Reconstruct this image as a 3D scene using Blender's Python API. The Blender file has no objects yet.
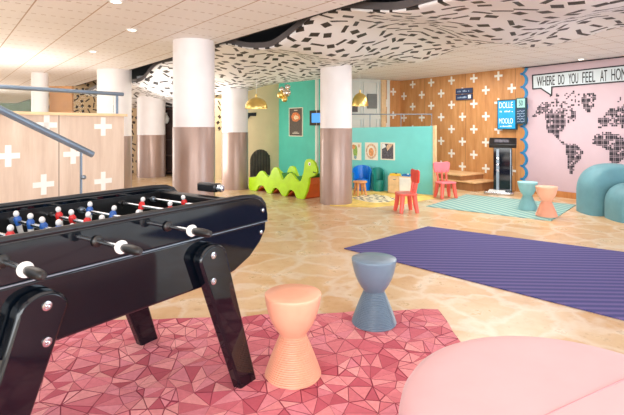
import bpy, math, random
from mathutils import Vector, Matrix, geometry
PI = math.pi
random.seed(7)
sc = bpy.context.scene
COL = sc.collection
F, CX, HY, H = 471.0, 312.0, 126.0, 1.32     # focal length in pixels, principal column, horizon row, eye height

# ------------------------------------------------------------------ helpers
def lin(c):
    return tuple((x/12.92 if x <= 0.04045 else ((x+0.055)/1.055)**2.4) for x in c)
def rgb(r, g, b):
    return lin((r/255, g/255, b/255)) + (1.0,)

def fl(px, py, z=0.0):
    Y = F*(H-z)/(py-HY)
    return Vector(((px-CX)/F*Y, Y, z))
def at(px, py, Y):
    return Vector(((px-CX)/F*Y, Y, H-(py-HY)/F*Y))

class Plane:
    """vertical plane through origin o along direction d (unit, rightwards)"""
    def __init__(s, o, d):
        s.o = Vector((o[0], o[1], 0)); s.d = Vector((d[0], d[1], 0)).normalized()
        s.rot = math.atan2(s.d.y, s.d.x)
    def hit(s, px, py):
        k = (px-CX)/F
        u = (k*s.o.y - s.o.x)/(s.d.x - k*s.d.y)
        Y = s.o.y + u*s.d.y
        return u, H-(py-HY)/F*Y
    def w(s, u, v=0.0, z=0.0):       # v > 0 : behind the plane
        n = Vector((-s.d.y, s.d.x, 0))
        return s.o + s.d*u + n*v + Vector((0, 0, z))

class MB:
    def __init__(s): s.v = []; s.f = []; s.mi = []; s.m = 0; s.col = None
    def add(s, vs, fs, M=None):
        b = len(s.v)
        for p in vs:
            p = Vector(p)
            s.v.append(M @ p if M is not None else p)
        for f in fs:
            s.f.append([i+b for i in f]); s.mi.append(s.m)
        return s
    def box(s, c, d, M=None):
        x, y, z = c; a, b, e = d[0]/2, d[1]/2, d[2]/2
        vs = [(x+i*a, y+j*b, z+k*e) for k in (-1, 1) for j in (-1, 1) for i in (-1, 1)]
        return s.add(vs, [(0,2,3,1),(4,5,7,6),(0,1,5,4),(2,6,7,3),(0,4,6,2),(1,3,7,5)], M)
    def prism(s, poly, a, b, axis='y', M=None):
        """polygon of (p,q) extruded from a to b along axis"""
        n = len(poly)
        def mk(p, t):
            return {'y': (p[0], t, p[1]), 'z': (p[0], p[1], t), 'x': (t, p[0], p[1])}[axis]
        vs = [mk(p, a) for p in poly]+[mk(p, b) for p in poly]
        area = sum(poly[i][0]*poly[(i+1)%n][1]-poly[(i+1)%n][0]*poly[i][1] for i in range(n))
        f0 = list(range(n)); f1 = [i+n for i in range(n)]
        side = [(i, (i+1)%n, (i+1)%n+n, i+n) for i in range(n)]
        sgn = (area > 0) ^ (axis == 'y') ^ (b < a)
        if sgn: fs = [f0[::-1], f1]+side
        else: fs = [f0, f1[::-1]]+[t[::-1] for t in side]
        return s.add(vs, fs, M)
    def lathe(s, prof, seg=32, M=None):
        """profile of (r,z) bottom to top, capped"""
        vs = []; fs = []; n = len(prof)
        for r, z in prof:
            for k in range(seg):
                a = 2*PI*k/seg; vs.append((r*math.cos(a), r*math.sin(a), z))
        for i in range(n-1):
            for k in range(seg):
                fs.append((i*seg+k, i*seg+(k+1)%seg, (i+1)*seg+(k+1)%seg, (i+1)*seg+k))
        closed = prof[0] == prof[-1]
        if prof[0][0] > 1e-5 and not closed: fs.append(tuple(range(seg))[::-1])
        if prof[-1][0] > 1e-5 and not closed: fs.append(tuple((n-1)*seg+k for k in range(seg)))
        return s.add(vs, fs, M)
    def tube(s, pts, r, seg=12, M=None):
        pts = [Vector(p) for p in pts]; n = len(pts); vs = []; fs = []
        if not isinstance(r, (list, tuple)): r = [r]*n
        prev = None
        for i, p in enumerate(pts):
            t = (pts[min(i+1, n-1)]-pts[max(i-1, 0)]).normalized()
            if prev is None:
                a = Vector((0, 0, 1)) if abs(t.z) < .9 else Vector((1, 0, 0))
                u = t.cross(a).normalized()
            else:
                u = (prev-t*prev.dot(t)).normalized()
            prev = u; w = t.cross(u)
            for k in range(seg):
                an = 2*PI*k/seg
                vs.append(p+(u*math.cos(an)+w*math.sin(an))*r[i])
        for i in range(n-1):
            for k in range(seg):
                fs.append((i*seg+k, i*seg+(k+1)%seg, (i+1)*seg+(k+1)%seg, (i+1)*seg+k))
        fs.append(tuple(range(seg))[::-1]); fs.append(tuple((n-1)*seg+k for k in range(seg)))
        return s.add(vs, fs, M)
    def ball(s, c, r, M=None, seg=14, sq=(1,1,1)):
        prof = [(math.sin(PI*i/10), -math.cos(PI*i/10)) for i in range(11)]
        prof = [(1e-6 if i in (0,10) else p[0], p[1]) for i, p in enumerate(prof)]
        T = Matrix.Translation(Vector(c)) @ Matrix.Diagonal((r*sq[0], r*sq[1], r*sq[2], 1))
        return s.lathe(prof, seg, T if M is None else M @ T)
    def build(s, name, mat=None, parent=None, smooth=False, bevel=0, seg=2, sub=0, loc=None, rotz=None):
        me = bpy.data.meshes.new(name)
        me.from_pydata([tuple(p) for p in s.v], [], s.f); me.update()
        if smooth:
            for p in me.polygons: p.use_smooth = True
        mats = mat if isinstance(mat, (list, tuple)) else [mat]
        for m in mats:
            if m: me.materials.append(m)
        if len(mats) > 1:
            me.polygons.foreach_set('material_index', s.mi)
        o = bpy.data.objects.new(name, me); COL.objects.link(o)
        if parent is not None: o.parent = parent
        if loc is not None: o.location = loc
        if rotz is not None: o.rotation_euler = (0, 0, rotz)
        if bevel:
            b = o.modifiers.new('bevel', 'BEVEL'); b.width = bevel; b.segments = seg; b.limit_method = 'ANGLE'; b.angle_limit = math.radians(35)
            b.harden_normals = False
            for p in me.polygons: p.use_smooth = True
            me.set_sharp_from_angle(angle=math.radians(40)) if hasattr(me, 'set_sharp_from_angle') else None
        elif smooth and hasattr(me, 'set_sharp_from_angle'):
            me.set_sharp_from_angle(angle=math.radians(50))
        if sub:
            q = o.modifiers.new('sub', 'SUBSURF'); q.levels = sub; q.render_levels = sub
        return o

def tag(o, label=None, cat=None, group=None, kind=None):
    if label: o['label'] = label
    if cat: o['category'] = cat
    if group: o['group'] = group
    if kind: o['kind'] = kind
    return o
def empty(name, loc, rz=0.0, **k):
    o = bpy.data.objects.new(name, None); COL.objects.link(o)
    o.location = loc; o.rotation_euler = (0, 0, rz); o.empty_display_size = .1
    return tag(o, **k)
def kids(o): return [c for c in bpy.data.objects if c.parent is o]
def copy_tree(o, parent=None):
    c = o.copy(); COL.objects.link(c)
    if parent is not None: c.parent = parent
    for ch in kids(o): copy_tree(ch, c)
    return c
def struct(o):
    o['kind'] = 'structure'; return o

# ------------------------------------------------------------------ materials
class N:
    def __init__(s, name):
        s.m = bpy.data.materials.new(name); s.m.use_nodes = True
        s.t = s.m.node_tree; s.b = s.t.nodes['Principled BSDF']
    def n(s, ty, **k):
        x = s.t.nodes.new(ty)
        for a, v in k.items():
            if a.startswith('i_'): x.inputs[a[2:].replace('_', ' ')].default_value = v
            else: setattr(x, a, v)
        return x
    def l(s, a, b): s.t.links.new(a, b)
    def math(s, op, a, b=None, c=None):
        x = s.n('ShaderNodeMath', operation=op)
        for i, v in enumerate((a, b, c)):
            if v is None: continue
            if isinstance(v, (int, float)): x.inputs[i].default_value = v
            else: s.l(v, x.inputs[i])
        return x.outputs[0]
    def mix(s, fac, a, b):
        x = s.n('ShaderNodeMix', data_type='RGBA')
        for i, v in ((0, fac), (6, a), (7, b)):
            if isinstance(v, (int, float, tuple)): x.inputs[i].default_value = v
            else: s.l(v, x.inputs[i])
        return x.outputs[2]
    def ramp(s, fac, stops, interp='LINEAR'):
        x = s.n('ShaderNodeValToRGB'); x.color_ramp.interpolation = interp
        e = x.color_ramp.elements
        while len(e) < len(stops): e.new(.5)
        for i, (p, c) in enumerate(stops):
            e[i].position = p; e[i].color = c
        s.l(fac, x.inputs[0]); return x.outputs[0]
    def coord(s, out='Object', scale=(1,1,1), rot=(0,0,0), loc=(0,0,0)):
        c = s.n('ShaderNodeTexCoord'); m = s.n('ShaderNodeMapping')
        m.inputs['Scale'].default_value = scale; m.inputs['Rotation'].default_value = rot; m.inputs['Location'].default_value = loc
        s.l(c.outputs[out], m.inputs[0]); return m.outputs[0]
    def noise(s, v, scale, detail=4, rough=.55, out=0):
        x = s.n('ShaderNodeTexNoise'); x.inputs['Scale'].default_value = scale; x.inputs['Detail'].default_value = detail
        x.inputs['Roughness'].default_value = rough; s.l(v, x.inputs['Vector']); return x.outputs[out]
    def bump(s, h, st=.2, d=.01):
        x = s.n('ShaderNodeBump'); x.inputs['Strength'].default_value = st; x.inputs['Distance'].default_value = d
        s.l(h, x.inputs['Height']); s.l(x.outputs[0], s.b.inputs['Normal'])

def M(name, c, rough=.5, metal=0, spec=.5, var=.06, vscale=6, bump=0, coat=0, emit=None, es=0, sheen=0, trans=0):
    q = N(name); b = q.b
    b.inputs['Roughness'].default_value = rough; b.inputs['Metallic'].default_value = metal
    b.inputs['Specular IOR Level'].default_value = spec; b.inputs['Coat Weight'].default_value = coat
    b.inputs['Coat Roughness'].default_value = .06
    b.inputs['Sheen Weight'].default_value = sheen
    b.inputs['Transmission Weight'].default_value = trans
    v = q.coord()
    nz = q.noise(v, vscale, 3)
    c2 = tuple(x*(1-var*2) for x in c[:3])+(1,); c3 = tuple(min(1, x*(1+var)) for x in c[:3])+(1,)
    q.l(q.ramp(nz, [(.3, c2), (.7, c3)]), b.inputs['Base Color'])
    if bump: q.bump(q.noise(v, vscale*20, 2), bump, .003)
    if emit: b.inputs['Emission Color'].default_value = emit; b.inputs['Emission Strength'].default_value = es
    return q.m

m = {}
m['black_gloss'] = M('black_lacquer', rgb(6,12,20), .06, spec=.5)  # bluish base tint stands in for blue reflections on the table
m['black_satin'] = M('black_satin', rgb(20,20,23), .3)
m['black_leather'] = M('black_leather', rgb(16,16,20), .28, bump=.2, vscale=12)
m['black_rubber'] = M('black_rubber', rgb(24,22,22), .35)
m['chrome'] = M('chrome', rgb(205,208,212), .18, metal=1)
m['steel'] = M('brushed_steel', rgb(140,150,160), .35, metal=.85)
m['grey_rail'] = M('blue_grey_rail', rgb(120,135,150), .35, metal=.5)
m['white_plastic'] = M('white_plastic', rgb(238,238,235), .35)
m['red_player'] = M('red_player', rgb(205,30,30), .35)
m['blue_player'] = M('blue_player', rgb(35,90,170), .35)
m['white_player'] = M('white_player', rgb(225,225,225), .35)
m['field'] = M('field_green', rgb(28,60,45), .5)
m['coral'] = M('coral_plastic', rgb(238,170,140), .38)
m['bluegrey'] = M('blue_grey_plastic', rgb(112,132,150), .3)
m['mint'] = M('mint_plastic', rgb(150,200,202), .4)
m['salmon'] = M('salmon_plastic', rgb(245,180,150), .4)
m['lime'] = M('lime_lacquer', rgb(178,222,10), .35)
m['lime_in'] = M('green_cushion', rgb(70,150,70), .6)
m['snake_orange'] = M('orange_board', rgb(205,90,30), .45)
m['pouf_pink'] = M('pink_fabric', rgb(208,158,160), .62, bump=.1, vscale=4, sheen=.25, var=.03)
m['dome_teal'] = M('teal_fabric', rgb(92,142,152), .6, bump=.15, vscale=5, sheen=.1)
m['chair_red'] = M('red_plastic', rgb(232,66,52), .35)
m['chair_salmon'] = M('salmon_red_plastic', rgb(238,100,85), .35)
m['chair_pink'] = M('pink_plastic', rgb(242,120,130), .35)
m['chair_blue'] = M('blue_plastic', rgb(10,120,215), .3)
m['dark_teal'] = M('dark_teal_tone', rgb(20,130,118), .5)
m['stool_wood'] = M('orange_wood', rgb(222,150,90), .4, var=.12, vscale=12)
m['pale_wood'] = M('pale_wood', rgb(232,196,150), .5, var=.08, vscale=10)
m['white_wall'] = M('white_paint', rgb(226,226,218), .6, var=.02)
m['white_door'] = M('white_lacquer', rgb(222,226,222), .4, var=.02)
m['beige_wall'] = M('beige_paint', rgb(225,200,158), .6, var=.04, vscale=2)
m['teal_wall'] = M('teal_paint', rgb(84,192,174), .5, var=.05, vscale=2)
m['teal_part'] = M('aqua_paint', rgb(120,214,210), .3, var=.04, vscale=2)
m['pink_wall'] = M('pink_paint', rgb(204,178,186), .5, var=.03, vscale=2)
m['gold'] = M('polished_gold', rgb(244,214,130), .28, metal=1)
m['silver'] = M('silver_glass', rgb(225,215,200), .08, metal=1)
m['gold_in'] = M('gold_inside', rgb(250,225,140), .4)
m['lamp'] = M('warm_lamp', rgb(255,240,205), .4, emit=(1,.85,.6,1), es=4)
m['white_lamp'] = M('white_lamp', rgb(255,250,240), .4, emit=(1,.95,.86,1), es=5)
m['map_ink'] = M('charcoal_ink', rgb(50,42,52), .6)
m['ink'] = M('black_ink', rgb(28,28,34), .6)
m['bubble'] = M('pale_bubble', rgb(206,216,220), .6, var=.02)
m['scallop'] = M('blue_trim', rgb(46,140,195), .5)
m['sign_blue'] = M('sign_blue', rgb(10,165,235), .35)
m['sign_navy'] = M('sign_navy', rgb(24,60,90), .4)
m['sign_mint'] = M('sign_mint', rgb(160,215,205), .4)
m['sign_dark'] = M('sign_dark_blue', rgb(44,58,92), .4)
m['sign_frame'] = M('sign_frame', rgb(16,60,70), .4)
m['letter_white'] = M('letter_white', rgb(240,246,248), .4)
m['letter_dim'] = M('letter_pale_blue', rgb(170,190,215), .4)
m['screen'] = M('screen_blue', rgb(40,120,200), .3, emit=(.08,.35,.8,1), es=.9)
m['poster_dark'] = M('poster_dark', rgb(92,82,78), .5, var=.1, vscale=30)
m['poster_orange'] = M('poster_orange', rgb(225,130,80), .5, var=.25, vscale=25)
m['poster_light'] = M('poster_cream', rgb(248,215,180), .5, var=.2, vscale=35)
m['paper'] = M('paper_cream', rgb(240,232,214), .6, var=.03)
m['art_green'] = M('art_green', rgb(150,185,90), .6, var=.2, vscale=40)
m['art_orange'] = M('art_orange', rgb(235,160,100), .6, var=.2, vscale=40)
m['art_peach'] = M('art_peach', rgb(228,190,155), .6, var=.25, vscale=40)
m['art_blue'] = M('art_blue', rgb(130,170,180), .6, var=.15, vscale=40)
m['art_grey'] = M('art_grey', rgb(92,88,96), .6, var=.35, vscale=35)
m['grey_board'] = M('grey_board', rgb(120,124,122), .5)
m['plus_white'] = M('plus_white', rgb(240,236,228), .5, var=.02)
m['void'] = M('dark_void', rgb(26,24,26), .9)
m['fascia'] = M('grey_edge', rgb(92,86,86), .5)
m['dark_brown'] = M('dark_brown', rgb(66,38,26), .5, var=.2, vscale=3)
m['arch_dark'] = M('arch_dark', rgb(82,74,62), .6, var=.2)
m['arch_slat'] = M('arch_slat', rgb(52,46,40), .6, var=.2)
m['toy_yellow'] = M('toy_yellow', rgb(240,195,60), .4)
m['toy_blue'] = M('toy_blue', rgb(40,110,180), .4)
m['orange_wall'] = M('orange_wood_wall', rgb(214,160,112), .5, var=.06)
m['far_green'] = M('olive_glass', rgb(120,124,96), .3, var=.15, vscale=1)

def column_mat():
    q = N('column_paint'); v = q.coord('Object')
    q.l(q.ramp(q.noise(v, 3, 2), [(.3, rgb(238,232,232)), (.7, rgb(244,240,240))]), q.b.inputs['Base Color'])
    q.b.inputs['Roughness'].default_value = .45
    return q.m
def band_mat():
    q = N('brown_metal_band'); v = q.coord('Object', (1,1,.3))
    q.l(q.ramp(q.noise(v, 8, 3), [(.3, rgb(160,134,122)), (.7, rgb(172,146,134))]), q.b.inputs['Base Color'])
    q.b.inputs['Roughness'].default_value = .32; q.b.inputs['Metallic'].default_value = .25
    return q.m
m['column'] = column_mat(); m['band'] = band_mat()

def floor_mat():
    q = N('polished_stone'); v = q.coord('Object')
    wn = q.noise(v, 1.6, 5, .6, out=1)
    vm = q.n('ShaderNodeVectorMath', operation='SCALE'); q.l(wn, vm.inputs[0]); vm.inputs['Scale'].default_value = .55
    va = q.n('ShaderNodeVectorMath', operation='ADD'); q.l(v, va.inputs[0]); q.l(vm.outputs[0], va.inputs[1])
    vo = q.n('ShaderNodeTexVoronoi', feature='DISTANCE_TO_EDGE'); vo.inputs['Scale'].default_value = 2.3; q.l(va.outputs[0], vo.inputs['Vector'])
    vc = q.n('ShaderNodeTexVoronoi'); vc.inputs['Scale'].default_value = 2.3; q.l(va.outputs[0], vc.inputs['Vector'])
    sp = q.n('ShaderNodeSeparateColor'); q.l(vc.outputs['Color'], sp.inputs[0])
    n1 = q.noise(v, 3.2, 8, .68)
    base = q.ramp(n1, [(.28, rgb(178,134,88)), (.42, rgb(200,160,112)), (.56, rgb(208,176,134)), (.72, rgb(222,202,172))])
    stone = q.ramp(sp.outputs[0], [(0, rgb(194,144,90)), (.5, rgb(206,168,122)), (1, rgb(218,194,160))])
    c = q.mix(.4, base, stone)
    n2 = q.noise(v, 14, 6, .7)
    dk = q.ramp(n2, [(.36, (1,1,1,1)), (.42, (0,0,0,1))])
    c = q.mix(q.math('MULTIPLY', dk, .35), c, rgb(160,120,80))
    vein = q.ramp(vo.outputs['Distance'], [(.0, (1,1,1,1)), (.03, (.8,.8,.8,1)), (.10, (0,0,0,1))])
    c = q.mix(q.math('MULTIPLY', vein, .62), c, rgb(220,204,184))
    q.l(c, q.b.inputs['Base Color'])
    q.l(q.ramp(n1, [(.3, (.36,)*3+(1,)), (.7, (.25,)*3+(1,))]), q.b.inputs['Roughness'])
    q.b.inputs['Specular IOR Level'].default_value = .45
    return q.m
m['floor'] = floor_mat()

def wood_mat(name, a, b_, c, sx=1, seam=0.0, rough=.5):
    q = N(name); v = q.coord('Object', (3, 3, .45))
    n1 = q.noise(v, 3.0*sx, 6, .65)
    col = q.ramp(n1, [(.3, a), (.5, b_), (.72, c)])
    v2 = q.coord('Object', (30, 30, 1.2))
    n2 = q.noise(v2, 3, 3, .6)
    col = q.mix(q.math('MULTIPLY', q.ramp(n2, [(.35, (1,1,1,1)), (.6, (0,0,0,1))]), .22), col, a)
    if seam:
        s = q.n('ShaderNodeSeparateXYZ'); q.l(q.coord('Object'), s.inputs[0])
        fr = q.math('FRACT', q.math('DIVIDE', s.outputs[0], seam))
        ln = q.math('LESS_THAN', fr, .012/seam)
        col = q.mix(q.math('MULTIPLY', ln, .55), col, rgb(90,60,40))
    q.l(col, q.b.inputs['Base Color']); q.b.inputs['Roughness'].default_value = rough
    return q.m
m['wood_wall'] = wood_mat('oak_wall', rgb(182,122,72), rgb(202,142,86), rgb(216,162,108), seam=1.22)
m['wood_pale'] = wood_mat('pale_oak_panel', rgb(198,172,150), rgb(213,190,168), rgb(224,204,184), seam=.62)
m['wood_step'] = wood_mat('oak_step', rgb(140,92,54), rgb(158,108,66), rgb(176,124,80))
m['wood_tread'] = wood_mat('pale_tread', rgb(206,160,110), rgb(226,184,134), rgb(236,200,156))
m['baseboard'] = wood_mat('oak_baseboard', rgb(170,110,60), rgb(190,125,70), rgb(205,140,85))

EA = Vector((-.62, .785, 0)).normalized(); EB = Vector((EA.y, -EA.x, 0))   # seam direction and its right-hand perpendicular
ceil_rot = math.atan2(EA.y, EA.x)
def ceiling_mat():
    q = N('perforated_ceiling'); v = q.coord('Object')
    s = q.n('ShaderNodeSeparateXYZ'); q.l(v, s.inputs[0])    # x along the seams, y across
    seam = q.math('LESS_THAN', q.math('FRACT', q.math('DIVIDE', q.math('ADD', s.outputs[1], 97.0+.98), .52)), .026)
    row = q.math('LESS_THAN', q.math('ABSOLUTE', q.math('SUBTRACT', q.math('FRACT', q.math('DIVIDE', s.outputs[0], .36)), .5)), .035)
    dot = q.math('LESS_THAN', q.math('FRACT', q.math('DIVIDE', s.outputs[1], .0867)), .5)
    d = q.math('MULTIPLY', q.math('MULTIPLY', row, dot), .5)
    n1 = q.noise(v, .7, 2)
    base = q.ramp(n1, [(.3, rgb(238,236,238)), (.7, rgb(244,242,244))])
    c = q.mix(d, base, rgb(150,126,110)); c = q.mix(q.math('MULTIPLY', seam, .85), c, rgb(170,138,110))
    q.l(c, q.b.inputs['Base Color']); q.b.inputs['Roughness'].default_value = .6
    return q.m
m['ceiling'] = ceiling_mat()

def dash_mat(name, ground, ink, cell=4.2, axes='xy'):
    q = N(name); v = q.coord('Object')
    s = q.n('ShaderNodeSeparateXYZ'); q.l(v, s.inputs[0])
    cb = q.n('ShaderNodeCombineXYZ')
    q.l(s.outputs[0], cb.inputs[0]); q.l(s.outputs['XYZ'.index(axes[1].upper())], cb.inputs[1])
    def layer(scale, off, L, W, thr):
        ad = q.n('ShaderNodeVectorMath', operation='ADD'); q.l(cb.outputs[0], ad.inputs[0]); ad.inputs[1].default_value = off
        vo = q.n('ShaderNodeTexVoronoi', voronoi_dimensions='2D'); vo.inputs['Scale'].default_value = scale; vo.inputs['Randomness'].default_value = .55
        q.l(ad.outputs[0], vo.inputs['Vector'])
        sb = q.n('ShaderNodeVectorMath', operation='SUBTRACT'); q.l(ad.outputs[0], sb.inputs[0]); q.l(vo.outputs['Position'], sb.inputs[1])
        p = q.n('ShaderNodeSeparateXYZ'); q.l(sb.outputs[0], p.inputs[0])
        col = q.n('ShaderNodeSeparateColor'); q.l(vo.outputs['Color'], col.inputs[0])
        a = q.math('MULTIPLY', col.outputs[0], PI)
        ca, sa = q.math('COSINE', a), q.math('SINE', a)
        x = q.math('ADD', q.math('MULTIPLY', p.outputs[0], ca), q.math('MULTIPLY', p.outputs[1], sa))
        y = q.math('SUBTRACT', q.math('MULTIPLY', p.outputs[1], ca), q.math('MULTIPLY', p.outputs[0], sa))
        k = q.math('LESS_THAN', col.outputs[1], .5)       # two kinds: long thin, short fat
        Lk = q.math('ADD', L, q.math('MULTIPLY', k, -L*.42)); Wk = q.math('ADD', W, q.math('MULTIPLY', k, W*.9))
        return q.math('MULTIPLY', q.math('LESS_THAN', q.math('ABSOLUTE', x), Lk), q.math('LESS_THAN', q.math('ABSOLUTE', y), Wk))
    f = layer(cell, (0, 0, 0), .102*4.6/cell, .0255*4.6/cell, 0)
    q.l(q.mix(f, ground, ink), q.b.inputs['Base Color']); q.b.inputs['Roughness'].default_value = .5
    return q.m
m['dash_ceiling'] = dash_mat('dash_pattern_ceiling', rgb(240,240,242), rgb(34,30,30), 4.7)
m['dash_wall'] = dash_mat('dash_pattern_wall', rgb(214,186,146), rgb(60,40,28), 6.5, 'xz')
m['dash_mat'] = dash_mat('dash_play_mat', rgb(240,226,190), rgb(52,44,40), 7.0)

def stripe_mat(name, a, b_, c, period, tilt=0):
    q = N(name); v = q.coord('Object', rot=(0, 0, tilt))
    s = q.n('ShaderNodeSeparateXYZ'); q.l(v, s.inputs[0])
    fr = q.math('FRACT', q.math('DIVIDE', s.outputs[1], period))
    tri = q.math('ABSOLUTE', q.math('SUBTRACT', fr, .5))
    nz = q.noise(v, 60, 2)
    col = q.ramp(q.math('ADD', tri, q.math('MULTIPLY', q.math('SUBTRACT', nz, .5), .12)), [(.14, a), (.25, c), (.36, b_)])
    q.l(col, q.b.inputs['Base Color']); q.b.inputs['Roughness'].default_value = .85
    q.b.inputs['Specular IOR Level'].default_value = .25
    q.bump(tri, .3, .003)
    return q.m
m['rug_purple'] = stripe_mat('purple_stripe_rug', rgb(70,70,124), rgb(104,92,142), rgb(84,80,132), .085, math.radians(3))
m['rug_teal'] = stripe_mat('teal_stripe_rug', rgb(112,152,152), rgb(158,186,172), rgb(132,168,162), .13, .6)
m['rug_yellow'] = M('yellow_rug', rgb(236,204,110), .8, var=.14, vscale=6)

def rug_facets_mat():
    q = N('origami_rug'); a = q.n('ShaderNodeAttribute', attribute_name='Col')
    v = q.coord(); nz = q.noise(v, 45, 3)
    c = q.mix(q.math('MULTIPLY', q.ramp(nz, [(.4, (1,1,1,1)), (.65, (0,0,0,1))]), .18), a.outputs['Color'], rgb(150,70,80))
    q.l(c, q.b.inputs['Base Color'])
    q.b.inputs['Roughness'].default_value = .8; q.b.inputs['Specular IOR Level'].default_value = .2
    return q.m
m['rug_pink'] = rug_facets_mat()
def glass_mat():
    q = N('clear_glass')
    q.b.inputs['Base Color'].default_value = (.93,.97,.95,1); q.b.inputs['Roughness'].default_value = .02
    q.b.inputs['Transmission Weight'].default_value = 1; q.b.inputs['IOR'].default_value = 1.1
    return q.m
m['glass'] = glass_mat()

# ------------------------------------------------------------------ text helper
def text_mesh(body, w, h, depth=.004, cx=True):
    cu = bpy.data.curves.new('txt', 'FONT'); cu.body = body; cu.size = 1; cu.extrude = .01
    o = bpy.data.objects.new('txt', cu); COL.objects.link(o)
    dg = bpy.context.evaluated_depsgraph_get(); dg.update()
    me = bpy.data.meshes.new_from_object(o.evaluated_get(dg))
    bpy.data.objects.remove(o); bpy.data.curves.remove(cu)
    xs = [v.co.x for v in me.vertices]; ys = [v.co.y for v in me.vertices]
    x0, x1, y0, y1 = min(xs), max(xs), min(ys), max(ys)
    for v in me.vertices:
        v.co = Vector(((v.co.x-x0)/(x1-x0)*w, -(v.co.z+.01)/.02*depth, (v.co.y-y0)/(y1-y0)*h))
    return me
def glyph_row(name, x, z, w, h, y, mat, parent, n, seed):
    rr_ = random.Random(seed); b = MB(); st_ = w/n
    for k in range(n):
        if rr_.random() < .12: continue
        hh = h*rr_.choice((.6, .8, 1)); b.box((x+st_*(k+.5), y-.002, z+hh/2), (st_*rr_.uniform(.35, .75), .004, hh))
    return b.build(name, mat, parent)
def text_part(name, body, x, z, w, h, y, mat, parent, depth=.004):
    me = text_mesh(body, w, h, depth); me.materials.clear(); me.materials.append(mat)
    o = bpy.data.objects.new(name, me); COL.objects.link(o); o.parent = parent; o.location = (x, y, z)
    return o

# ================================================================== SETTING
b = MB(); b.box((0, 12, -.05), (44, 52, .1)); struct(b.build('floor', m['floor']))

# wall with oak panels, map mural ---------------------------------
W1 = Plane((4.78, 8.5), (.552, -.834))
def wz(px, py): return W1.hit(px, py)
u_scal = wz(522.8, 100)[0]
u_left = wz(400.5, 100)[0]
u_right = 6.0
top = 2.62
ew = empty('wall_right', W1.o, W1.rot); struct(ew)
bumps = []
zc, per, amp = 0.02, .262, .055
zz = 0.0
while zz < top:
    for k in range(12):
        t = zz + per*k/12
        if t > top: break
        fr = (t % per)/per
        x = amp*(abs(math.sin(PI*fr))**.55)*2 - amp
        bumps.append((u_scal+x, t))
    zz += per
poly = [(u_left, 0)]+bumps+[(u_scal, top), (u_left, top)]
b = MB(); b.prism(poly, -.006, .1); b.build('oak_panelling', m['wood_wall'], ew)
b = MB(); b.box(((u_scal-.15+u_right)/2, .06, top/2), (u_right-u_scal+.15, .1, top)); b.build('painted_panel', m['pink_wall'], ew)
b = MB()
for i in range(len(bumps)-1):
    (x0, z0), (x1, z1) = bumps[i], bumps[i+1]
    d = Vector((x1-x0, z1-z0)); n = Vector((d.y, -d.x)).normalized()*.055
    b.prism([(x0-.004, z0), (x0+n.x, z0+n.y*.5), (x1+n.x, z1+n.y*.5), (x1-.004, z1)], -.009, .01)
o = b.build('scalloped_trim', m['scallop'], ew)
# white plus signs, staggered grid
def plus(b, u, z, r=.095, t=.023, y0=-.009, y1=0.0):
    b.box((u, (y0+y1)/2, z), (2*r, y1-y0, 2*t)); b.box((u, (y0+y1)/2, z+r/2+t/2), (2*t, y1-y0, r-t)); b.box((u, (y0+y1)/2, z-r/2-t/2), (2*t, y1-y0, r-t))
b = MB()
ua, za = wz(486, 90.2); ub, zb = wz(474, 90)
du = ub-ua; dz = (za-wz(486, 168.5)[1])/6
for i in range(0, 16):
    for j in range(-10, 10):
        u = ua+du*i+0; z = za-dz*(2*j+(i % 2))
        if u < u_left+.1 or z > 2.44 or z < .2: continue
        plus(b, u, z)
for i in range(1, 5):
    for j in range(-10, 10):
        u = ua-du*i; z = za-dz*(2*j+(i % 2))
        if u > u_scal-.1 or z > 2.42 or z < .2: continue
        plus(b, u, z)
b.build('plus_pattern', m['plus_white'], ew)
b = MB(); b.box(((u_scal+u_right)/2+.05, -.012, .055), (u_right-u_scal-.1, .03, .11)); struct(b.build('baseboard_right', m['baseboard'], None, loc=W1.o, rotz=W1.rot))
b = MB(); b.box(((u_scal+u_right)/2, -.004, 2.475), (u_right-u_scal, .02, .016)); b.build('shadow_gap', m['ink'], ew)

# short return of the oak wall and the white wall behind
pc = W1.w(u_left, 0, 0)
R1 = Plane(pc, (.834, .552))
er = empty('wall_corner', pc, R1.rot); struct(er)
b = MB(); b.box((-.26, .05, top/2), (.52, .1, top)); b.build('oak_panelling', m['wood_wall'], er)
b = MB()
for k in range(4): plus(b, -.26, 2.2-k*.6)
for k in range(4): plus(b, -.5+.02, 1.9-k*.6)
b.build('plus_pattern', m['plus_white'], er)
pw = R1.w(-.52, 0, 0); pl = Vector((.18, 11.35, 0))
WB = Plane(pl, (pw-pl)); LB = (pw-pl).length
eb = empty('wall_back', pl, WB.rot); struct(eb)
b = MB(); b.box((LB/2+.03, .06, top/2), (LB+.2, .1, top)); b.build('white_panel', m['white_wall'], eb)
b = MB()
for px0, px1 in ((351, 362), (363, 377.5), (379, 386)):
    u0, u1 = WB.hit(px0, 100)[0], WB.hit(px1, 100)[0]
    for z0, z1 in ((1.62, 2.42), (.15, 1.5)):
        z_, x_ = (z0+z1)/2, (u0+u1)/2
        for a_ in (u0+.02, u1-.02): b.box((a_, 0, z_), (.02, .03, z1-z0))
        for a_ in (z0, z1): b.box((x_, 0, a_), (u1-u0-.04, .03, .02))
b.build('panel_moulding', m['white_door'], eb)
b = MB(); b.box((LB-.07, -.012, top/2), (.13, .04, top)); b.build('edge_board', m['pale_wood'], eb)

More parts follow.
